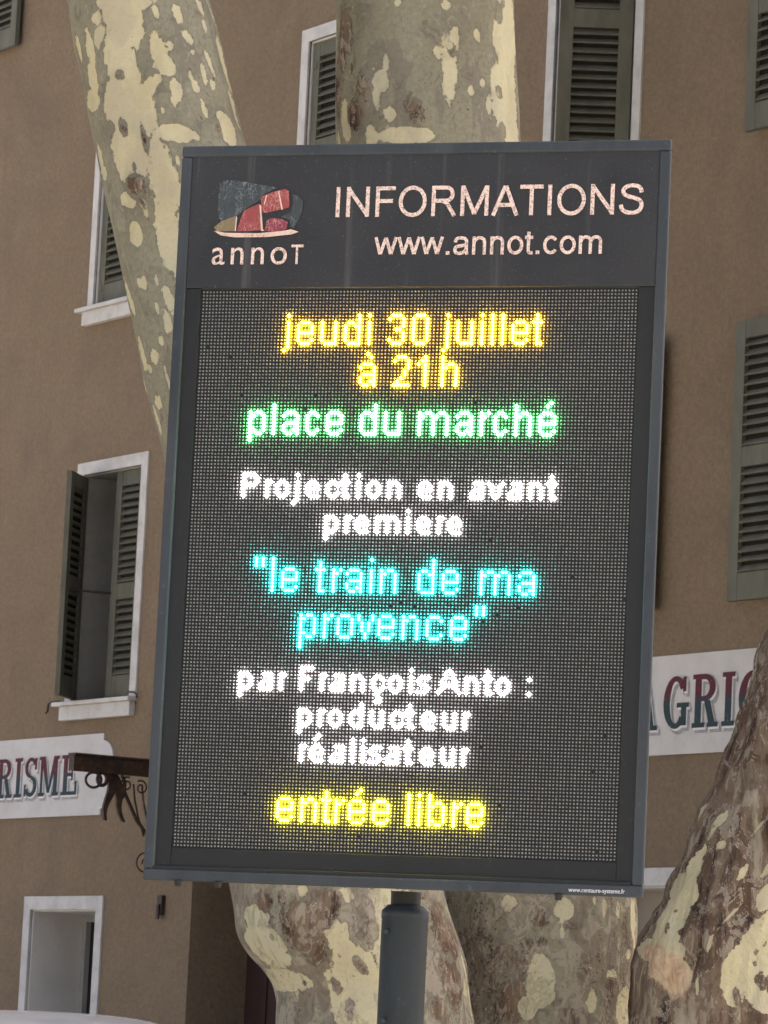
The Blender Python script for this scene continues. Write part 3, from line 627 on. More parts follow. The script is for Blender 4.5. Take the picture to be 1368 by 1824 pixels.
# neck, pole, lugs
PX = -0.034
b = MB(); b.tube([(PX,0.02,zB-0.001),(PX,0.02,1.895)], 0.034, 20); b.build('neck', BEZ, isg)
b = MB(); b.tube([(PX,0.02,0.012),(PX,0.02,1.878),(PX,0.02,1.8785),(PX,0.02,1.895),(PX,0.02,1.9085)], [0.0525,0.0525,0.0538,0.0535,0.040], 40); b.build('pole', POLEM, isg)
b = MB(); b.box(PX-0.15, PX+0.15, -0.13, 0.17, 0.0, 0.012); b.build('base_plate', POLEM, isg, 0.003)
for xx, zz in ((-0.028, 1.846), (-0.026, 1.648)):
    b = MB(); b.tube([(PX+xx, 0.02-0.044, zz), (PX+xx, 0.02-0.053, zz)], [0.007, 0.005], 10); b.build('bolt', CAB, isg)
for uu in (0.02, 0.115, 0.90):
    b = MB(); b.tube([(X(uu), OY-0.01, zB+0.001), (X(uu), OY-0.01, zB-0.012)], [0.010, 0.007], 10); b.build('lug', BEZ, isg)

# dot-matrix letters; rows counted from the x-height line (negative = above it)
def parse(rows, top): return [(c, r+top) for r, s in enumerate(rows) for c, ch in enumerate(s) if ch == '#']
BIG = {
 'e': (['.###.','#...#','#...#','#####','#....','#...#','.###.'],0), 'u': (['#...#']*6+['.####'],0),
 'd': (['....#','....#','.##.#','#..##','#...#','#...#','#...#','#...#','.####'],-2), 'i': (['#','.','#','#','#','#','#','#','#'],-2),
 '3': (['.###.','#...#','....#','....#','..##.','....#','....#','#...#','.###.'],-2), '0': (['.###.']+['#...#']*7+['.###.'],-2),
 'l': (['#']*9,-2), 'a': (['.###.','#...#','....#','.####','#...#','#..##','.##.#'],0),
 '2': (['.###.','#...#','....#','....#','...#.','...#.','..#..','.#...','#####'],-2), '1': (['..#','.##','#.#']+['..#']*6,-2),
 'h': (['#....','#....','#.##.','##..#']+['#...#']*5,-2), 'p': (['#.##.','##..#','#...#','#...#','#...#','##..#','#.##.','#....','#....'],0),
 'c': (['.##.','#..#','#...','#...','#...','#..#','.##.'],0), 'm': (['#.##.##..'.replace('.##.##..','.##..##.'),'##..##..#']+['#...#...#']*5,0),
 'n': (['#.##.','##..#']+['#...#']*5,0), 'r': (['#.#','##.','#..','#..','#..','#..','#..'],0),
 'b': (['#....','#....','#.##.','##..#','#...#','#...#','#...#','##..#','#.##.'],-2), 'o': (['.###.']+['#...#']*5+['.###.'],0),
 'v': (['#...#','#...#','.#.#.','.#.#.','.#.#.','..#..','..#..'],0), '"': (['#.#']*3,-3), ' ': ([],0),
}
D = {k: parse(*v) for k, v in BIG.items()}
D['m'] = parse(['#.##..##.','##..##..#']+['#...#...#']*5, 0)
D['j'] = [(0,-2)] + [(0,r) for r in range(0,8)] + [(-1,8)]
D['t'] = [(0,r) for r in range(-2,7)] + [(-1,0),(1,0),(1,6)]
D['é'] = D['e'] + [(3,-3),(2,-2)]; D['à'] = D['a'] + [(2,-3),(3,-2)]
T = dict(D); T['l'] = [(0,r) for r in range(-3,7)]; T['d'] = D['d'] + [(4,-3)]; T['p'] = D['p'] + [(0,9)]
T['i'] = [(0,-3)] + [(0,r) for r in range(0,7)]; T['c'] = parse(['.###.','#...#','#....','#....','#....','#...#','.###.'],0)
SM = {
 'P': (['####.','#...#','#...#','####.','#....','#....','#....'],-2), 'r': (['##','#.','#.','#.','#.'],0), 'o': (['.##.','#..#','#..#','#..#','.##.'],0),
 'e': (['.##.','#..#','####','#...','.###'],0), 'c': (['.##.','#..#','#...','#..#','.##.'],0), 'i': (['#','.','#','#','#','#','#'],-2),
 'n': (['###.','#..#','#..#','#..#','#..#'],0), 'a': (['.###','...#','.###','#..#','####'],0), 'v': (['#...#','.#.#.','.#.#.','.#.#.','..#..'],0),
 'p': (['###.','#..#','#..#','#..#','###.','#...','#...'],0), 'm': (['######.','#..#..#','#..#..#','#..#..#','#..#..#'],0),
 'F': (['####','#...','#...','###.','#...','#...','#...'],-2), 's': (['.###','#...','.##.','...#','###.'],0),
 'A': (['...#...','..#.#..','..#.#..','.#...#.','.#####.','.#...#.','#.....#'],-2), 'd': (['...#','...#','.###','#..#','#..#','#..#','.###'],-2),
 'u': (['#..#','#..#','#..#','#..#','.###'],0), 'l': (['#']*7,-2), ':': (['#','.','.','.','#'],0),
}
S = {k: parse(*v) for k, v in SM.items()}
S['j'] = [(0,-2)] + [(0,r) for r in range(0,6)] + [(-1,6)]; S['t'] = [(0,r) for r in range(-2,5)] + [(-1,0),(1,0),(1,4)]
S['é'] = S['e'] + [(2,-3),(1,-2)]; S['ç'] = S['c'] + [(1,5),(2,6),(1,7),(2,7)]
def line(font, col, row, items):
    """items: (letter, gap from the previous letter's right column to this letter's reference column)"""
    out = []; cur = col
    for i, (ch, gap) in enumerate(items):
        g = font[ch]
        if i: cur = cur + gap
        out += [(cur+c, row+r) for c, r in g]
        cur = cur + max(c for c, r in g)
    return out
def word(s, gaps=None, dflt=3):
    gaps = gaps or {}; return [(ch, gaps.get(i, dflt)) for i, ch in enumerate(s)]
LINES = [
 ('yellow', line(D, 26, 9, word('jeudi30juillet', {5: 6, 7: 6}))),
 ('yellow', line(D, 48, 21, word('à21h', {1: 6, 2: 3, 3: 5}))),
 ('green',  line(D, 16, 35, word('placedumarché', {5: 6, 7: 6, 10: 2}))),
 ('white',  line(S, 15, 55, word('Projectionenavant', {2: 2, 6: 2, 10: 6, 12: 6, 13: 2, 14: 2}))),
 ('white',  line(S, 40, 65, word('premiere', {2: 2, 7: 2}))),
 ('cyan',   line(T, 20, 80, word('"letraindema', {3: 7, 5: 2, 8: 7, 10: 7}))),
 ('cyan',   line(T, 34, 93, word('provence"', {2: 2, 3: 2, 4: 2}))),
 ('white',  line(S, 17, 110, word('parFrançoisAnto:', {3: 5, 5: 2, 8: 2, 10: 2, 12: 2, 14: 2, 15: 6}))),
 ('white',  line(S, 35, 120, word('producteur', {2: 2, 6: 2}))),
 ('white',  line(S, 36, 130, word('réalisateur', {1: 2, 5: 2, 6: 2}))),
 ('yellowgreen', line(D, 30, 145, word('entréelibre', {3: 2, 4: 2, 6: 6, 10: 2}))),
]
lit = set(p for _, l in LINES for p in l)
def domes(cells, rad, height, seg, jit=0.0):
    """one mesh of small lens domes, one per cell (col, row)"""
    cells = np.array(sorted(cells)); n = len(cells)
    q = np.arange(seg)*2*np.pi/seg + np.pi/seg
    prof = [(1.0, 0.0), (0.98, 0.5), (0.62, 0.88)]
    loc = [(k*np.cos(q)*rad, np.full(seg, -hh*height), k*np.sin(q)*rad) for k, hh in prof]
    tx = np.concatenate([l[0] for l in loc]+[[0]]); ty = np.concatenate([l[1] for l in loc]+[[-height]]); tz = np.concatenate([l[2] for l in loc]+[[0]])
    cx = (cells[:,0]+0.5)*PI_ - U0 + np.random.uniform(-jit, jit, n); cz = ZL-(cells[:,1]+0.5)*PI_ + np.random.uniform(-jit, jit, n)
    co = np.stack([cx[:,None]+tx, np.broadcast_to(OY+0.0+ty, (n, len(tx))), cz[:,None]+tz], -1).reshape(-1, 3)
    fs = []; m = len(prof)
    for j in range(m-1):
        for i in range(seg): fs.append((j*seg+i, j*seg+(i+1)%seg, (j+1)*seg+(i+1)%seg, (j+1)*seg+i))
    for i in range(seg): fs.append(((m-1)*seg+i, (m-1)*seg+(i+1)%seg, m*seg, m*seg))
    quads = np.array([f for f in fs if f[2] != f[3]]); tris = np.array([f[:3] for f in fs if f[2] == f[3]])
    offs = (np.arange(n)*len(tx))[:,None,None]
    Q = (quads[None]+offs).reshape(-1, 4); Tt = (tris[None]+offs).reshape(-1, 3)
    return co, Q, Tt
def dome_mesh(name, cells, rad, height, seg, m, parent, jit=0.0):
    co, Q, Tt = domes(cells, rad, height, seg, jit)
    me = bpy.data.meshes.new(name); me.vertices.add(len(co)); me.vertices.foreach_set('co', co.ravel())
    me.loops.add(Q.size+Tt.size); me.loops.foreach_set('vertex_index', np.concatenate([Q.ravel(), Tt.ravel()]))
    nf = len(Q)+len(Tt); me.polygons.add(nf)
    me.polygons.foreach_set('loop_start', np.concatenate([np.arange(len(Q))*4, Q.size+np.arange(len(Tt))*3]))
    me.update(calc_edges=True); me.polygons.foreach_set('use_smooth', np.ones(nf, bool)); me.materials.append(m)
    o = bpy.data.objects.new(name, me); COL.objects.link(o); o.parent = parent; return o
b = MB(); b.box(X(-0.002), X(1.026), OY-0.0002, OY+0.0003, ZL-1.282, ZL+0.002)
scr = b.build('led_screen', LEDFACE, isg)
off = [(c, r) for c in range(NC) for r in range(NR) if (c, r) not in lit and random.random() > 0.0015]
ol = dome_mesh('led_grid', off, 0.00235, 0.0030, 6, LEDOFF, scr, 0.00018); ol['kind'] = 'stuff'
EM = {'yellow': m_emit('led_amber', (1.0, 0.53, 0.0075), 34.0, (0.3, 0.3, 0.28)), 'green': m_emit('led_green', (0.12, 1.0, 0.24), 25.0, (0.3, 0.3, 0.28)),
      'white': m_emit('led_white', (1.0, 0.90, 0.94), 13.0, (0.3, 0.3, 0.28)), 'cyan': m_emit('led_cyan', (0.010, 0.95, 0.86), 31.0, (0.3, 0.3, 0.28)),
      'yellowgreen': m_emit('led_yellow', (1.0, 0.84, 0.007), 34.0, (0.3, 0.3, 0.28))}
LR = {'yellow': 0.0034, 'green': 0.0034, 'white': 0.0036, 'cyan': 0.0034, 'yellowgreen': 0.0034}
TEXTS = [w_.split() for w_ in ('jeudi 30 juillet', 'à 21h', 'place du marché', 'Projection en avant', 'premiere', '"le train de ma', 'provence"', 'par François Anto :', 'producteur', 'réalisateur', 'entrée libre')]
CN = {'yellow': 'amber', 'yellowgreen': 'yellow'}
for (colr, cells), tx in zip(LINES, TEXTS):
    cols = sorted({c for c, r in cells}); cut = [cols[0]]
    for p, q in zip(cols, cols[1:]):
        if q-p >= (4 if colr != 'white' else 5): cut.append(q)
    if tx[0] == 'par': cut = sorted(set(cut+[cols[0]+29+0 for _ in ()]))
    groups = [[(c, r) for c, r in cells if lo <= c < hi] for lo, hi in zip(cut, cut[1:]+[999])]
    for i, g_ in enumerate(groups):
        o = dome_mesh('message_word', g_, LR[colr], 0.0085, 10, EM[colr], scr)
        o['label'] = CN.get(colr, colr)+' lit word '+(tx[i].strip('"') if len(tx) == len(groups) else ' '.join(tx))

# ------------------------------------------------------------------ plane tree
A_cream = [(4.453,-0.248,0.053,0.1004,0),(4.321,-0.393,0.0474,0.1115,0),(4.191,-0.448,0.0753,0.0948,0),(4.068,-0.569,0.0502,0.1004,0),(4.124,0.12,0.0558,0.0279,0),(3.996,-0.189,0.0402,0.1115,0),(3.828,-0.311,0.0346,0.1227,0),(4.458,-0.599,0.0156,0.0223,0),(4.505,-0.228,0.0781,0.0335,0),(4.378,-0.768,0.0123,0.0502,0),(4.296,-0.834,0.0156,0.0502,0),(4.238,-0.896,0.0195,0.0335,0),(4.386,-0.942,0.0078,0.0446,0),(4.078,-0.956,0.01,0.0446,0),(4.032,-0.948,0.01,0.0223,0),(4.477,0.493,0.0139,0.0323,0),(4.477,0.204,0.0078,0.0195,0),(4.368,0.121,0.0234,0.0513,0),(4.321,0.175,0.0268,0.029,0),(4.383,0.283,0.0078,0.0134,0),(4.259,-0.093,0.0178,0.0212,0),(4.279,0.037,0.0089,0.0134,0),(4.248,0.226,0.0156,0.0279,0),(4.216,0.167,0.0089,0.0167,0),(4.416,0.553,0.0134,0.0268,-25),(4.372,0.567,0.0073,0.0112,0),(4.469,0.835,0.0067,0.0223,0),(4.354,0.768,0.0061,0.0363,-15),(4.317,0.646,0.0078,0.0323,0),(4.298,0.466,0.0073,0.0156,0),(4.271,0.5,0.01,0.0167,0),(4.288,0.737,0.0073,0.0178,0),(4.204,0.542,0.0089,0.0234,0),(4.526,0.828,0.0067,0.0279,-15),(4.188,0.007,0.0045,0.0084,0),(4.115,0.357,0.0067,0.01,0),(4.166,0.775,0.0279,0.0502,0),(4.367,0.976,0.01,0.0837,-12),(4.243,0.96,0.0067,0.0558,0),(4.53,0.98,0.0045,0.0669,-20),(3.938,-0.683,0.0279,0.0234,0),(3.841,-0.728,0.0195,0.0363,0),(4.043,0.034,0.0067,0.0167,0),(3.651,-0.475,0.0167,0.0335,0),(3.591,-0.557,0.0123,0.0446,0),(3.537,-0.678,0.0078,0.0139,0),(3.497,-0.809,0.0123,0.0212,0),(3.465,-0.901,0.0056,0.0139,0),(3.37,-0.9,0.0089,0.0212,0),(3.626,-0.648,0.0067,0.0212,0),(3.706,-0.575,0.0056,0.0167,0),(3.703,-0.756,0.0139,0.0195,0),(3.672,-0.97,0.0078,0.0669,-10),(3.513,-0.958,0.0089,0.0502,-14),(3.335,-0.973,0.0067,0.0502,-14),(3.427,-0.71,0.0045,0.0502,0),(1.814,-0.146,0.0909,0.1229,0),(1.848,-0.815,0.0588,0.0588,0),(1.709,-0.1,0.1069,0.1229,0),(1.93,-0.801,0.0321,0.0321,0),(2,-0.317,0.016,0.0214,0),(1.994,0.057,0.0214,0.0214,0),(1.758,-0.887,0.0641,0.0321,0),(1.766,-0.029,0.0321,0.1069,0),(1.941,0.98,0.0048,0.0588,0),(1.826,0.98,0.0048,0.0641,0),(1.716,0.98,0.0043,0.0534,0),(1.925,0.936,0.0096,0.0267,0),(1.854,0.951,0.0075,0.0214,0)]
A_dark = [(3.971,-0.543,0.0307,0.0335,0),(3.92,-0.499,0.0167,0.0335,0),(4.291,-0.45,0.01,0.0123,0),(4.147,-0.728,0.0089,0.0145,0),(4.139,-0.552,0.01,0.0201,0),(4.027,-0.52,0.0045,0.0123,0),(4.173,0.471,0.01,0.0167,0),(4.158,0.648,0.01,0.0335,0),(4.098,-0.31,0.0067,0.0335,0),(1.887,-0.423,0.0588,0.0909,0),(1.976,-0.131,0.0481,0.0481,0),(1.893,0.127,0.0214,0.0374,0),(1.806,-0.02,0.0134,0.0187,0),(1.842,-0.33,0.016,0.0321,0),(1.972,-0.515,0.016,0.0321,0),(1.914,0.894,0.0374,0.0909,0),(1.779,0.828,0.0321,0.0802,0),(1.698,0.62,0.0321,0.0428,0),(1.933,-0.326,0.0641,0.0481,0),(1.94,0.184,0.0267,0.0588,0),(1.971,-0.69,0.0214,0.0321,0)]
A_grey = [(1.747,-0.349,0.015,0.0278,0),(1.717,-0.528,0.0075,0.0257,0),(1.682,-0.268,0.0134,0.0321,0),(1.874,-0.699,0.0064,0.0107,0),(1.887,0.034,0.0107,0.0321,0),(1.752,-0.656,0.0075,0.0107,0),(1.829,-0.167,0.0053,0.0064,0)]
B_cream = [(4.646,-0.342,0.01,0.0122,0),(4.645,0.19,0.0156,0.0167,0),(4.451,0.209,0.025,0.1028,0),(4.545,0.29,0.0144,0.0333,0),(4.503,0.083,0.0139,0.0233,0),(4.463,-0.484,0.01,0.025,0),(4.411,-0.551,0.0233,0.0367,0),(4.372,-0.594,0.0122,0.0445,0),(4.312,-0.457,0.02,0.0211,0),(4.567,0.546,0.01,0.0189,0),(4.392,0.452,0.01,0.0183,0),(4.422,0.586,0.01,0.0156,0),(4.358,0.647,0.0111,0.04,0),(4.246,-0.302,0.0945,0.025,0),(4.576,0.788,0.0156,0.0611,0),(4.46,0.781,0.0222,0.0333,0),(4.36,0.746,0.0167,0.0472,0),(4.605,-0.837,0.0089,0.0611,0),(4.484,-0.841,0.0078,0.0333,0),(4.312,-0.898,0.0122,0.0667,0),(4.249,-0.661,0.0167,0.0333,0),(4.587,0.91,0.0348,0.1508,0),(4.411,0.862,0.0406,0.1044,0),(4.31,0.867,0.0348,0.058,0),(1.998,0.252,0.029,0.0383,0),(2.012,0.661,0.0081,0.0267,0),(2.01,0.808,0.007,0.0267,0),(1.992,0.96,0.0128,0.0638,0),(1.885,0.907,0.007,0.0139,0),(1.794,0.04,0.0406,0.0812,0),(1.745,0.551,0.0186,0.0383,0),(1.723,0.883,0.0209,0.0638,0),(2.014,-0.276,0.0232,0.0232,0),(1.936,0.239,0.0081,0.0174,0),(1.822,0.757,0.0174,0.0174,0),(1.92,0.98,0.007,0.0232,0),(1.714,-0.068,0.029,0.0348,0),(2.032,0.561,0.0093,0.0139,0)]
B_dark = [(4.395,-0.714,0.0178,0.05,0),(4.326,-0.176,0.0278,0.0389,0),(4.51,0.246,0.01,0.0167,0),(4.334,0.405,0.0078,0.0056,0),(4.567,-0.91,0.0222,0.1112,0),(4.326,-0.797,0.0222,0.0556,0),(4.406,-0.976,0.0139,0.1112,0),(1.84,0.483,0.0162,0.0162,0),(1.794,0.76,0.0261,0.0203,0),(1.961,0.042,0.0232,0.0232,0),(1.909,0.067,0.0203,0.0145,0),(1.762,-0.248,0.029,0.0348,0),(1.955,0.335,0.0232,0.0174,0),(1.967,0.88,0.007,0.029,0),(1.697,0.323,0.0348,0.029,0),(1.898,-0.107,0.0232,0.029,0),(1.785,-0.836,0.0389,0.0945,0),(1.97,-0.914,0.0278,0.0667,0),(1.707,-0.603,0.0167,0.0445,0)]
B_grey = [(4.658,0.818,0.0151,0.0371,0),(4.413,0.768,0.0116,0.0197,0),(4.295,0.783,0.0104,0.0232,0),(4.688,0.864,0.0093,0.0174,0)]
C_cream = [(2.029,-0.827,0.0305,0.0611,28),(1.978,-0.83,0.0344,0.0611,28),(1.929,-0.852,0.0416,0.05,28),(1.893,-0.913,0.0472,0.0305,0),(2.096,-0.857,0.0167,0.05,30),(1.885,-0.726,0.0333,0.0278,0),(2.151,-0.855,0.0078,0.0333,30),(2.074,-0.933,0.0111,0.0333,30),(2.132,-0.067,0.0111,0.0333,20),(1.843,-0.002,0.05,0.0944,25),(1.948,0.112,0.0389,0.0777,20),(2.045,0.04,0.025,0.0444,0),(1.772,-0.077,0.0333,0.0333,0),(1.796,0.108,0.0278,0.0444,0),(2.257,-0.769,0.01,0.0222,20),(2.184,-0.676,0.0122,0.0122,0),(2.108,-0.334,0.0089,0.025,0),(2.218,-0.798,0.0044,0.0333,30),(2.229,-0.389,0.0044,0.0333,30),(1.981,-0.282,0.0033,0.0444,25),(1.909,-0.365,0.0056,0.0333,0),(1.789,-0.453,0.0044,0.0333,0),(1.76,0.218,0.0333,0.0333,0),(2.282,-0.963,0.0044,0.0278,30),(1.895,0.281,0.0278,0.0666,0),(1.846,-0.774,0.05,0.0389,0),(1.82,-0.672,0.0416,0.05,0),(1.884,-0.911,0.0333,0.0278,0)]
C_orange = [(1.846,-0.774,0.05,0.0389,0),(1.809,-0.672,0.0389,0.05,0),(1.884,-0.911,0.0333,0.0278,0)]
C_hole = [(1.829,-0.955,0.01,0.0133,0),(1.879,-0.842,0.0111,0.0089,0),(1.956,-0.831,0.0033,0.02,-30),(1.998,-0.834,0.0033,0.0078,0),(1.845,-0.529,0.0044,0.0089,0),(1.773,-0.057,0.01,0.0222,0),(1.818,0.174,0.0111,0.0089,0),(1.861,0.145,0.0089,0.0089,0),(1.893,0.127,0.0089,0.01,0),(1.916,0.193,0.0056,0.0111,0)]

A_path = [(-1.75,11.9,8.2,0.10),(-1.35,11.55,6.6,0.165),(-1.053,11.30,5.397,0.199),(-0.906,11.30,4.980,0.200),(-0.784,11.300,4.565,0.203),(-0.740,11.300,4.400,0.215),(-0.694,11.300,4.235,0.217),(-0.646,11.300,4.072,0.224),(-0.583,11.300,3.860,0.224),(-0.528,11.300,3.649,0.226),(-0.465,11.300,3.423,0.227),(-0.403,11.300,3.234,0.229),(-0.323,11.300,2.943,0.238),(-0.236,11.300,2.625,0.258),(-0.157,11.300,2.310,0.282),(-0.083,11.300,2.028,0.308),(-0.035,11.300,1.857,0.318),(0.005,11.300,1.800,0.296),(0.035,11.300,1.745,0.268),(0.049,11.300,1.651,0.280),(0.105,11.300,1.068,0.318),(0.170,11.300,-0.05,0.43)]
B_path = [(-0.25,12.1,8.8,0.12),(-0.10,11.85,7.0,0.19),(-0.018,11.750,5.601,0.248),(0.019,11.750,5.161,0.263),(0.056,11.750,4.725,0.271),(0.087,11.750,4.293,0.279),(0.170,11.750,3.697,0.283),(0.291,11.750,3.026,0.288),(0.428,11.750,2.366,0.294),(0.494,11.750,2.040,0.298),(0.498,11.750,1.673,0.299),(0.515,11.750,1.066,0.331),(0.562,11.750,-0.05,0.43)]
C_path = [(3.3,11.6,8.0,0.09),(2.45,11.35,5.9,0.15),(1.739,11.250,4.176,0.198),(1.540,11.250,3.511,0.210),(1.321,11.250,2.806,0.226),(1.237,11.250,2.461,0.237),(1.158,11.250,2.211,0.249),(1.064,11.250,1.970,0.265),(1.031,11.250,1.859,0.273),(1.047,11.250,1.697,0.285),(1.039,11.250,1.114,0.332),(1.046,11.250,-0.05,0.43)]
tree = empty('plane_tree', (0.55, 11.6, 0), 0, 'big forked plane tree with peeling cream and grey bark behind the display board', 'tree')
TB = Vector((0.55, 11.6, 0))
def vnoise(P, seed, scale):
    """cheap smooth 3-D noise from a sum of sines"""
    rs = np.random.RandomState(seed); out = np.zeros(len(P))
    for k in range(9):
        d_ = rs.normal(size=3); d_ /= np.linalg.norm(d_); out += np.sin(P @ d_ * scale*(0.6+0.25*k) + rs.uniform(0, 6.3))/(1+0.35*k)
    return out/3.0
def limb(name, path, cream, brown, grey, orange, seed, rough, seg=220, dz=0.0095, zlo=1.2, zhi=4.9, base_brown=-0.6, label=None, bark=None):
    path = sorted(path, key=lambda p: p[2]); z = np.array([p[2] for p in path])
    zz = []; cz = z[0]
    while cz < z[-1]: zz.append(cz); cz += dz if zlo < cz < zhi else 0.06
    zz = np.array(zz+[z[-1]])
    def sm(v): 
        r = np.interp(zz, z, v); k = np.array([np.interp(zz+o_, z, v) for o_ in (-0.05,-0.025,0,0.025,0.05)]); return k.mean(0)
    cx, cy, rr = [sm([p[i] for p in path]) for i in (0, 1, 3)]
    q = np.arange(seg)*2*np.pi/seg
    ZZ, QQ = np.meshgrid(zz, q, indexing='ij'); RRR = rr[:,None]
    P = np.stack([cx[:,None]+RRR*np.sin(QQ), cy[:,None]-RRR*np.cos(QQ), ZZ], -1).reshape(-1, 3)
    fx = np.sin(QQ).ravel(); front = (np.cos(QQ) > -0.25).ravel(); zf = ZZ.ravel(); rf_ = np.broadcast_to(RRR, QQ.shape).ravel()
    qa = np.arctan2(np.sin(QQ), np.cos(QQ)).ravel()
    def field(bl, base):
        f = np.full(len(zf), base)
        for bz, bx, hx, hz, rot in bl:
            ang = math.asin(max(-1, min(1, bx))); dxm = (qa-ang)*rf_; 
            hx2 = hx/max(0.38, math.cos(ang)); dzz = zf-bz
            c_, s2 = math.cos(R(rot)), math.sin(R(rot)); ux, uz = dxm*c_-dzz*s2, dxm*s2+dzz*c_
            dd = 1-np.sqrt((ux/hx2)**2+(uz/hz)**2)
            f = np.maximum(f, np.clip(dd*min(1.0, max(0.35, hx2/0.05)), -0.6, 0.6))
        return f
    rnd = vnoise(P*np.array([1,1,0.6]), seed+5, 9.0)
    base = -0.42 + np.where((zf > 1.45) & (zf < 4.9) & (fx > -0.99) & front, -0.3, 0.42*(rnd > 0.2))
    fc = field(cream, -0.6); fc = np.maximum(fc, base)
    for bl in (grey,): 
        g_ = field(bl, -0.6); fc = np.where(g_ > -0.55, np.minimum(fc, -g_), fc)
    fb = field(brown, base_brown); fo = field(orange, -0.6)
    low = np.clip((2.25-zf)/0.25, 0, 1); rn2 = vnoise(P*np.array([1,1,0.55]), seed+9, 13.0); rn3 = vnoise(P*np.array([1,1,0.5]), seed+14, 16.0)
    fb = np.maximum(fb, np.where(low > 0, -0.6+low*(0.55+0.45*rn2), -0.6)); fc = np.maximum(fc, -0.6+low*(0.26+0.40*rn3)) if base_brown < 0 else fc
    if base_brown < 0:
        bd = field(brown, -0.6); fc = np.where(bd > -0.3, np.minimum(fc, -bd-0.12), fc)
    if base_brown > 0: fb = np.maximum(fb, base_brown)
    # relief: slow swelling, knots; rough bark gets deeper plates, flakes lie a little lower
    disp = 0.012*vnoise(P, seed, 5.0) + 0.004*vnoise(P, seed+1, 22.0)
    disp += rough*(0.010*vnoise(P*np.array([1,1,0.25]), seed+2, 55.0)+0.006*vnoise(P*np.array([1,1,0.4]), seed+3, 120.0))*np.clip(fb+0.5, 0, 1)
    for bz, bx, hx, hz, rot in brown[:2]:
        dxm = (qa-math.asin(bx))*rf_; disp += 0.012*np.exp(-((dxm/(hx*1.2))**2+((zf-bz)/(hz*1.2))**2))
    if rough > 1: disp += 0.012*vnoise(P*np.array([1,1,0.6]), seed+21, 14.0)
    disp -= 0.0025*(fc > 0)
    nx, ny = np.sin(QQ).ravel(), -np.cos(QQ).ravel()
    P[:,0] += nx*disp; P[:,1] += ny*disp
    P -= np.array(TB)
    nz = len(zz); I = np.arange(nz-1)[:,None]*seg+np.arange(seg)[None]; J = np.arange(nz-1)[:,None]*seg+(np.arange(seg)[None]+1)%seg
    F = np.stack([I, J, J+seg, I+seg], -1).reshape(-1, 4)
    me = bpy.data.meshes.new(name); me.vertices.add(len(P)); me.vertices.foreach_set('co', P.ravel())
    me.loops.add(F.size); me.loops.foreach_set('vertex_index', F.ravel()); me.polygons.add(len(F)); me.polygons.foreach_set('loop_start', np.arange(len(F))*4)
    me.update(calc_edges=True); me.polygons.foreach_set('use_smooth', np.ones(len(F), bool))
    at = me.attributes.new('bark', 'FLOAT_VECTOR', 'POINT'); at.data.foreach_set('vector', np.stack([fc, fb, fo], -1).ravel())
    me.materials.append(bark or BARK); o = bpy.data.objects.new(name, me); COL.objects.link(o); o.parent = tree
    if label: o['label'] = label
    return o
limb('limb', A_path, A_cream, A_dark, A_grey, [], 11, 0.6, label='limb leaning left with large cream patches', bark=BARK_A)
limb('limb', B_path, B_cream, B_dark, B_grey, [], 23, 0.8, label='upright grey limb with a pale right edge', bark=BARK_B)
limb('limb', C_path, C_cream, [], C_hole, C_orange, 37, 1.25, base_brown=0.5, label='rough brown limb leaning right', bark=BARK_C)
trunk_path = [(0.52,11.75,1.45,0.30),(0.52,11.75,1.30,0.42),(0.54,11.72,0.9,0.52),(0.56,11.7,0.4,0.62),(0.56,11.7,-0.05,0.80)]
limb('trunk', trunk_path, [], [], [], [], 51, 1.0, zlo=5, zhi=5, seg=96)

# crown: leaf-sized faces on twigs out of frame, with clusters added for shade
def leaves(name, centres, n, size, parent, seed):
    rs = np.random.RandomState(seed); vs = []; fs = []
    for cx, cy, cz, rx, rz in centres:
        for _ in range(n):
            d_ = rs.normal(size=3); d_ /= np.linalg.norm(d_); k = rs.uniform(0.35, 1.0)**0.5
            p = Vector((cx+d_[0]*rx*k, cy+d_[1]*rx*k, cz+d_[2]*rz*k)) - TB
            m_ = Matrix.Translation(p) @ Euler(tuple(rs.uniform(-0.9, 0.9, 2))+(rs.uniform(0, 6.28),)).to_matrix().to_4x4(); s = size*rs.uniform(0.6, 1.2)
            o_ = len(vs); pl = [(0,-.55,0),(.28,-.30,.03),(.55,-.08,-.03),(.30,.10,.02),(.32,.42,-.02),(0,.62,.0),(-.32,.42,-.02),(-.30,.10,.02),(-.55,-.08,-.03),(-.28,-.30,.03)]
            vs += [tuple(m_ @ Vector((a*s, c*s, e*s))) for a, c, e in pl]; fs.append(tuple(range(o_, o_+10)))
    me = bpy.data.meshes.new(name); me.from_pydata(vs, [], fs); me.materials.append(LEAF)
    o = bpy.data.objects.new(name, me); COL.objects.link(o); o.parent = parent; return o
rs = np.random.RandomState(3); CL = []
for _ in range(90):
    d_ = rs.normal(size=3); d_ /= np.linalg.norm(d_); k = rs.uniform(0.3, 1)**0.4
    CL.append((1.4+5.2*k*d_[0], 14.2+4.6*k*d_[1], 9.8+2.1*k*d_[2]+0.12*max(0, 4.6*k*d_[1]), rs.uniform(0.6, 1.05), rs.uniform(0.4, 0.65)))
for _ in range(60):          # unseen clusters, lower and denser, added to shade the right of the facade
    y_ = rs.uniform(14.5, 20.0); x_ = rs.uniform(0.0, 6.0)
    if -0.8341*(x_-WLOC[0])-0.5516*(y_-WLOC[1]) < 1.6: continue
    CL.append((x_, y_, 1.6+0.275*y_+rs.uniform(1.1, 3.4), rs.uniform(0.6, 0.95), rs.uniform(0.4, 0.6)))
for _ in range(80):          # unseen foliage left of frame, added to block sky light from the right facade
    y_ = rs.uniform(10.8, 17.5); x_ = -0.11*y_-1.1-rs.uniform(0, 4.5)
    CL.append((x_, y_, rs.uniform(4.6, 9.8), rs.uniform(0.6, 0.95), rs.uniform(0.4, 0.6)))
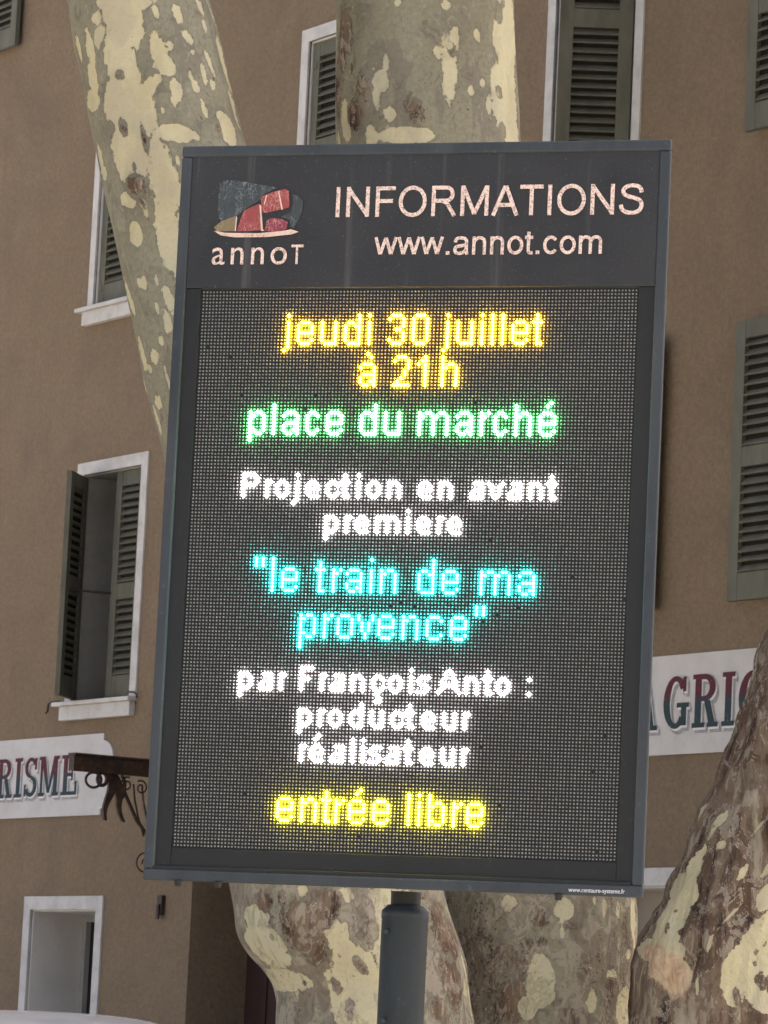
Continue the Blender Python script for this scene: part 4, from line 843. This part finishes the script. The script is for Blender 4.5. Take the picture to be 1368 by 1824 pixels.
leaves('crown_shade_leaves', CL, 240, 0.22, tree, 5)
b = MB()
for cx, cy, cz, rx, rz in CL:
    k = min(1, max(0, (cx+1.2)/3.6)); s_p = (Vector((-1.4,11.6,6.8)), Vector((-0.12,11.9,7.2)), Vector((2.5,11.4,6.0)))[0 if cx < -0.4 else (1 if cx < 1.6 else 2)]
    e_ = Vector((cx, cy, cz)); mid = (s_p+e_)/2 + Vector((0,0,0.25)); b.tube([s_p-TB, mid-TB, e_-TB], [0.06, 0.035, 0.012], 6)
b.build('branches', BARK, tree)
# ------------------------------------------------------------------ white parked van (only its roof shows)
van = empty('parked_van', (-1.15, 15.2, 0), R(2), 'white vehicle roof peeping in at the bottom left corner', 'van')
PAINT = mat("white_car_paint", (0.80, 0.82, 0.84), 0.25, 0.5); TYRE = mat("tyre", (0.02, 0.02, 0.02), 0.8, 0.2); RIMM = mat("wheel_rim", (0.35, 0.35, 0.36), 0.35, 0.5, 0.8)
PAINT.node_tree.nodes['Principled BSDF'].inputs['Coat Weight'].default_value = 0.5
LAMPR = mat("red_lens", (0.3, 0.01, 0.01), 0.2, 0.5); LAMPW = mat("clear_lens", (0.6, 0.6, 0.6), 0.1, 0.5)
secs = [(-2.05,0.62,0.45,0.80,0.95,0.78),(-2.0,0.84,0.30,0.95,1.45,0.66),(-1.9,0.88,0.26,1.0,1.60,0.64),(-1.2,0.90,0.26,1.0,1.655,0.66),(0.0,0.90,0.26,1.0,1.665,0.66),(0.7,0.90,0.26,1.0,1.62,0.64),(1.35,0.89,0.26,1.0,1.10,0.72),(1.9,0.84,0.28,0.85,0.98,0.70),(2.1,0.66,0.42,0.70,0.84,0.60)]
b = MB(); nn = 22; vs = []
for y, hw, z0, zb, zt, hr in secs:
    for i in range(nn):
        t = i/(nn-1); q = math.pi*t
        if t < 0.18: x_, z_ = hw, z0+(zb-z0)*t/0.18
        elif t > 0.82: x_, z_ = -hw, z0+(zb-z0)*(1-t)/0.18
        else:
            q = (t-0.18)/0.64*math.pi; cxx = math.copysign(abs(math.cos(q))**0.55, math.cos(q)); szz = abs(math.sin(q))**0.5
            x_, z_ = cxx*(hw+(hr-hw)*szz**2), zb+(zt-zb)*szz
        vs.append((x_, y, z_))
fs = [(k*nn+i, k*nn+i+1, (k+1)*nn+i+1, (k+1)*nn+i) for k in range(len(secs)-1) for i in range(nn-1)]
fs += [tuple(range(nn))[::-1], tuple(range((len(secs)-1)*nn, len(secs)*nn))] + [(k*nn+nn-1, k*nn, (k+1)*nn, (k+1)*nn+nn-1) for k in range(len(secs)-1)]
b.add(vs, fs, 0, True); bo = b.build('body', PAINT, van); sb = bo.modifiers.new('smooth', 'SUBSURF'); sb.levels = sb.render_levels = 2
for sx in (-1, 1):
    for y in (-1.3, 1.35):
        b = MB(); b.tube([(sx*0.72,y,0.32),(sx*0.74,y,0.32),(sx*0.90,y,0.32),(sx*0.92,y,0.32)], [0.28,0.32,0.32,0.28], 28); wh = b.build('wheel', TYRE, van)
        b = MB(); b.tube([(sx*0.915,y,0.32),(sx*0.935,y,0.32)], [0.21,0.17], 20); b.build('rim', RIMM, wh)
    b = MB(); b.box(sx*0.72-0.08, sx*0.72+0.08, -2.07, -1.97, 0.85, 1.25); b.build('tail_light', LAMPR, van, 0.02)
    b = MB(); b.box(sx*0.60-0.12, sx*0.60+0.12, 2.0, 2.13, 0.62, 0.74); b.build('headlight', LAMPW, van, 0.03)
    b = MB(); b.prism([(-1.5,1.05),(0.9,1.05),(0.45,1.46),(-1.4,1.46)], sx*0.80-0.02, sx*0.80+0.02); o = b.build('side_window', GLASS, van); o.rotation_euler = (0, 0, R(90)); o.location = (0, 0, 0)
    if True:
        for v_ in o.data.vertices: v_.co = Vector((v_.co.x, v_.co.y*-1 if False else v_.co.y, v_.co.z))
b = MB(); b.box(-0.6, 0.6, -2.045, -1.99, 1.02, 1.42); b.build('rear_window', GLASS, van, 0.02)
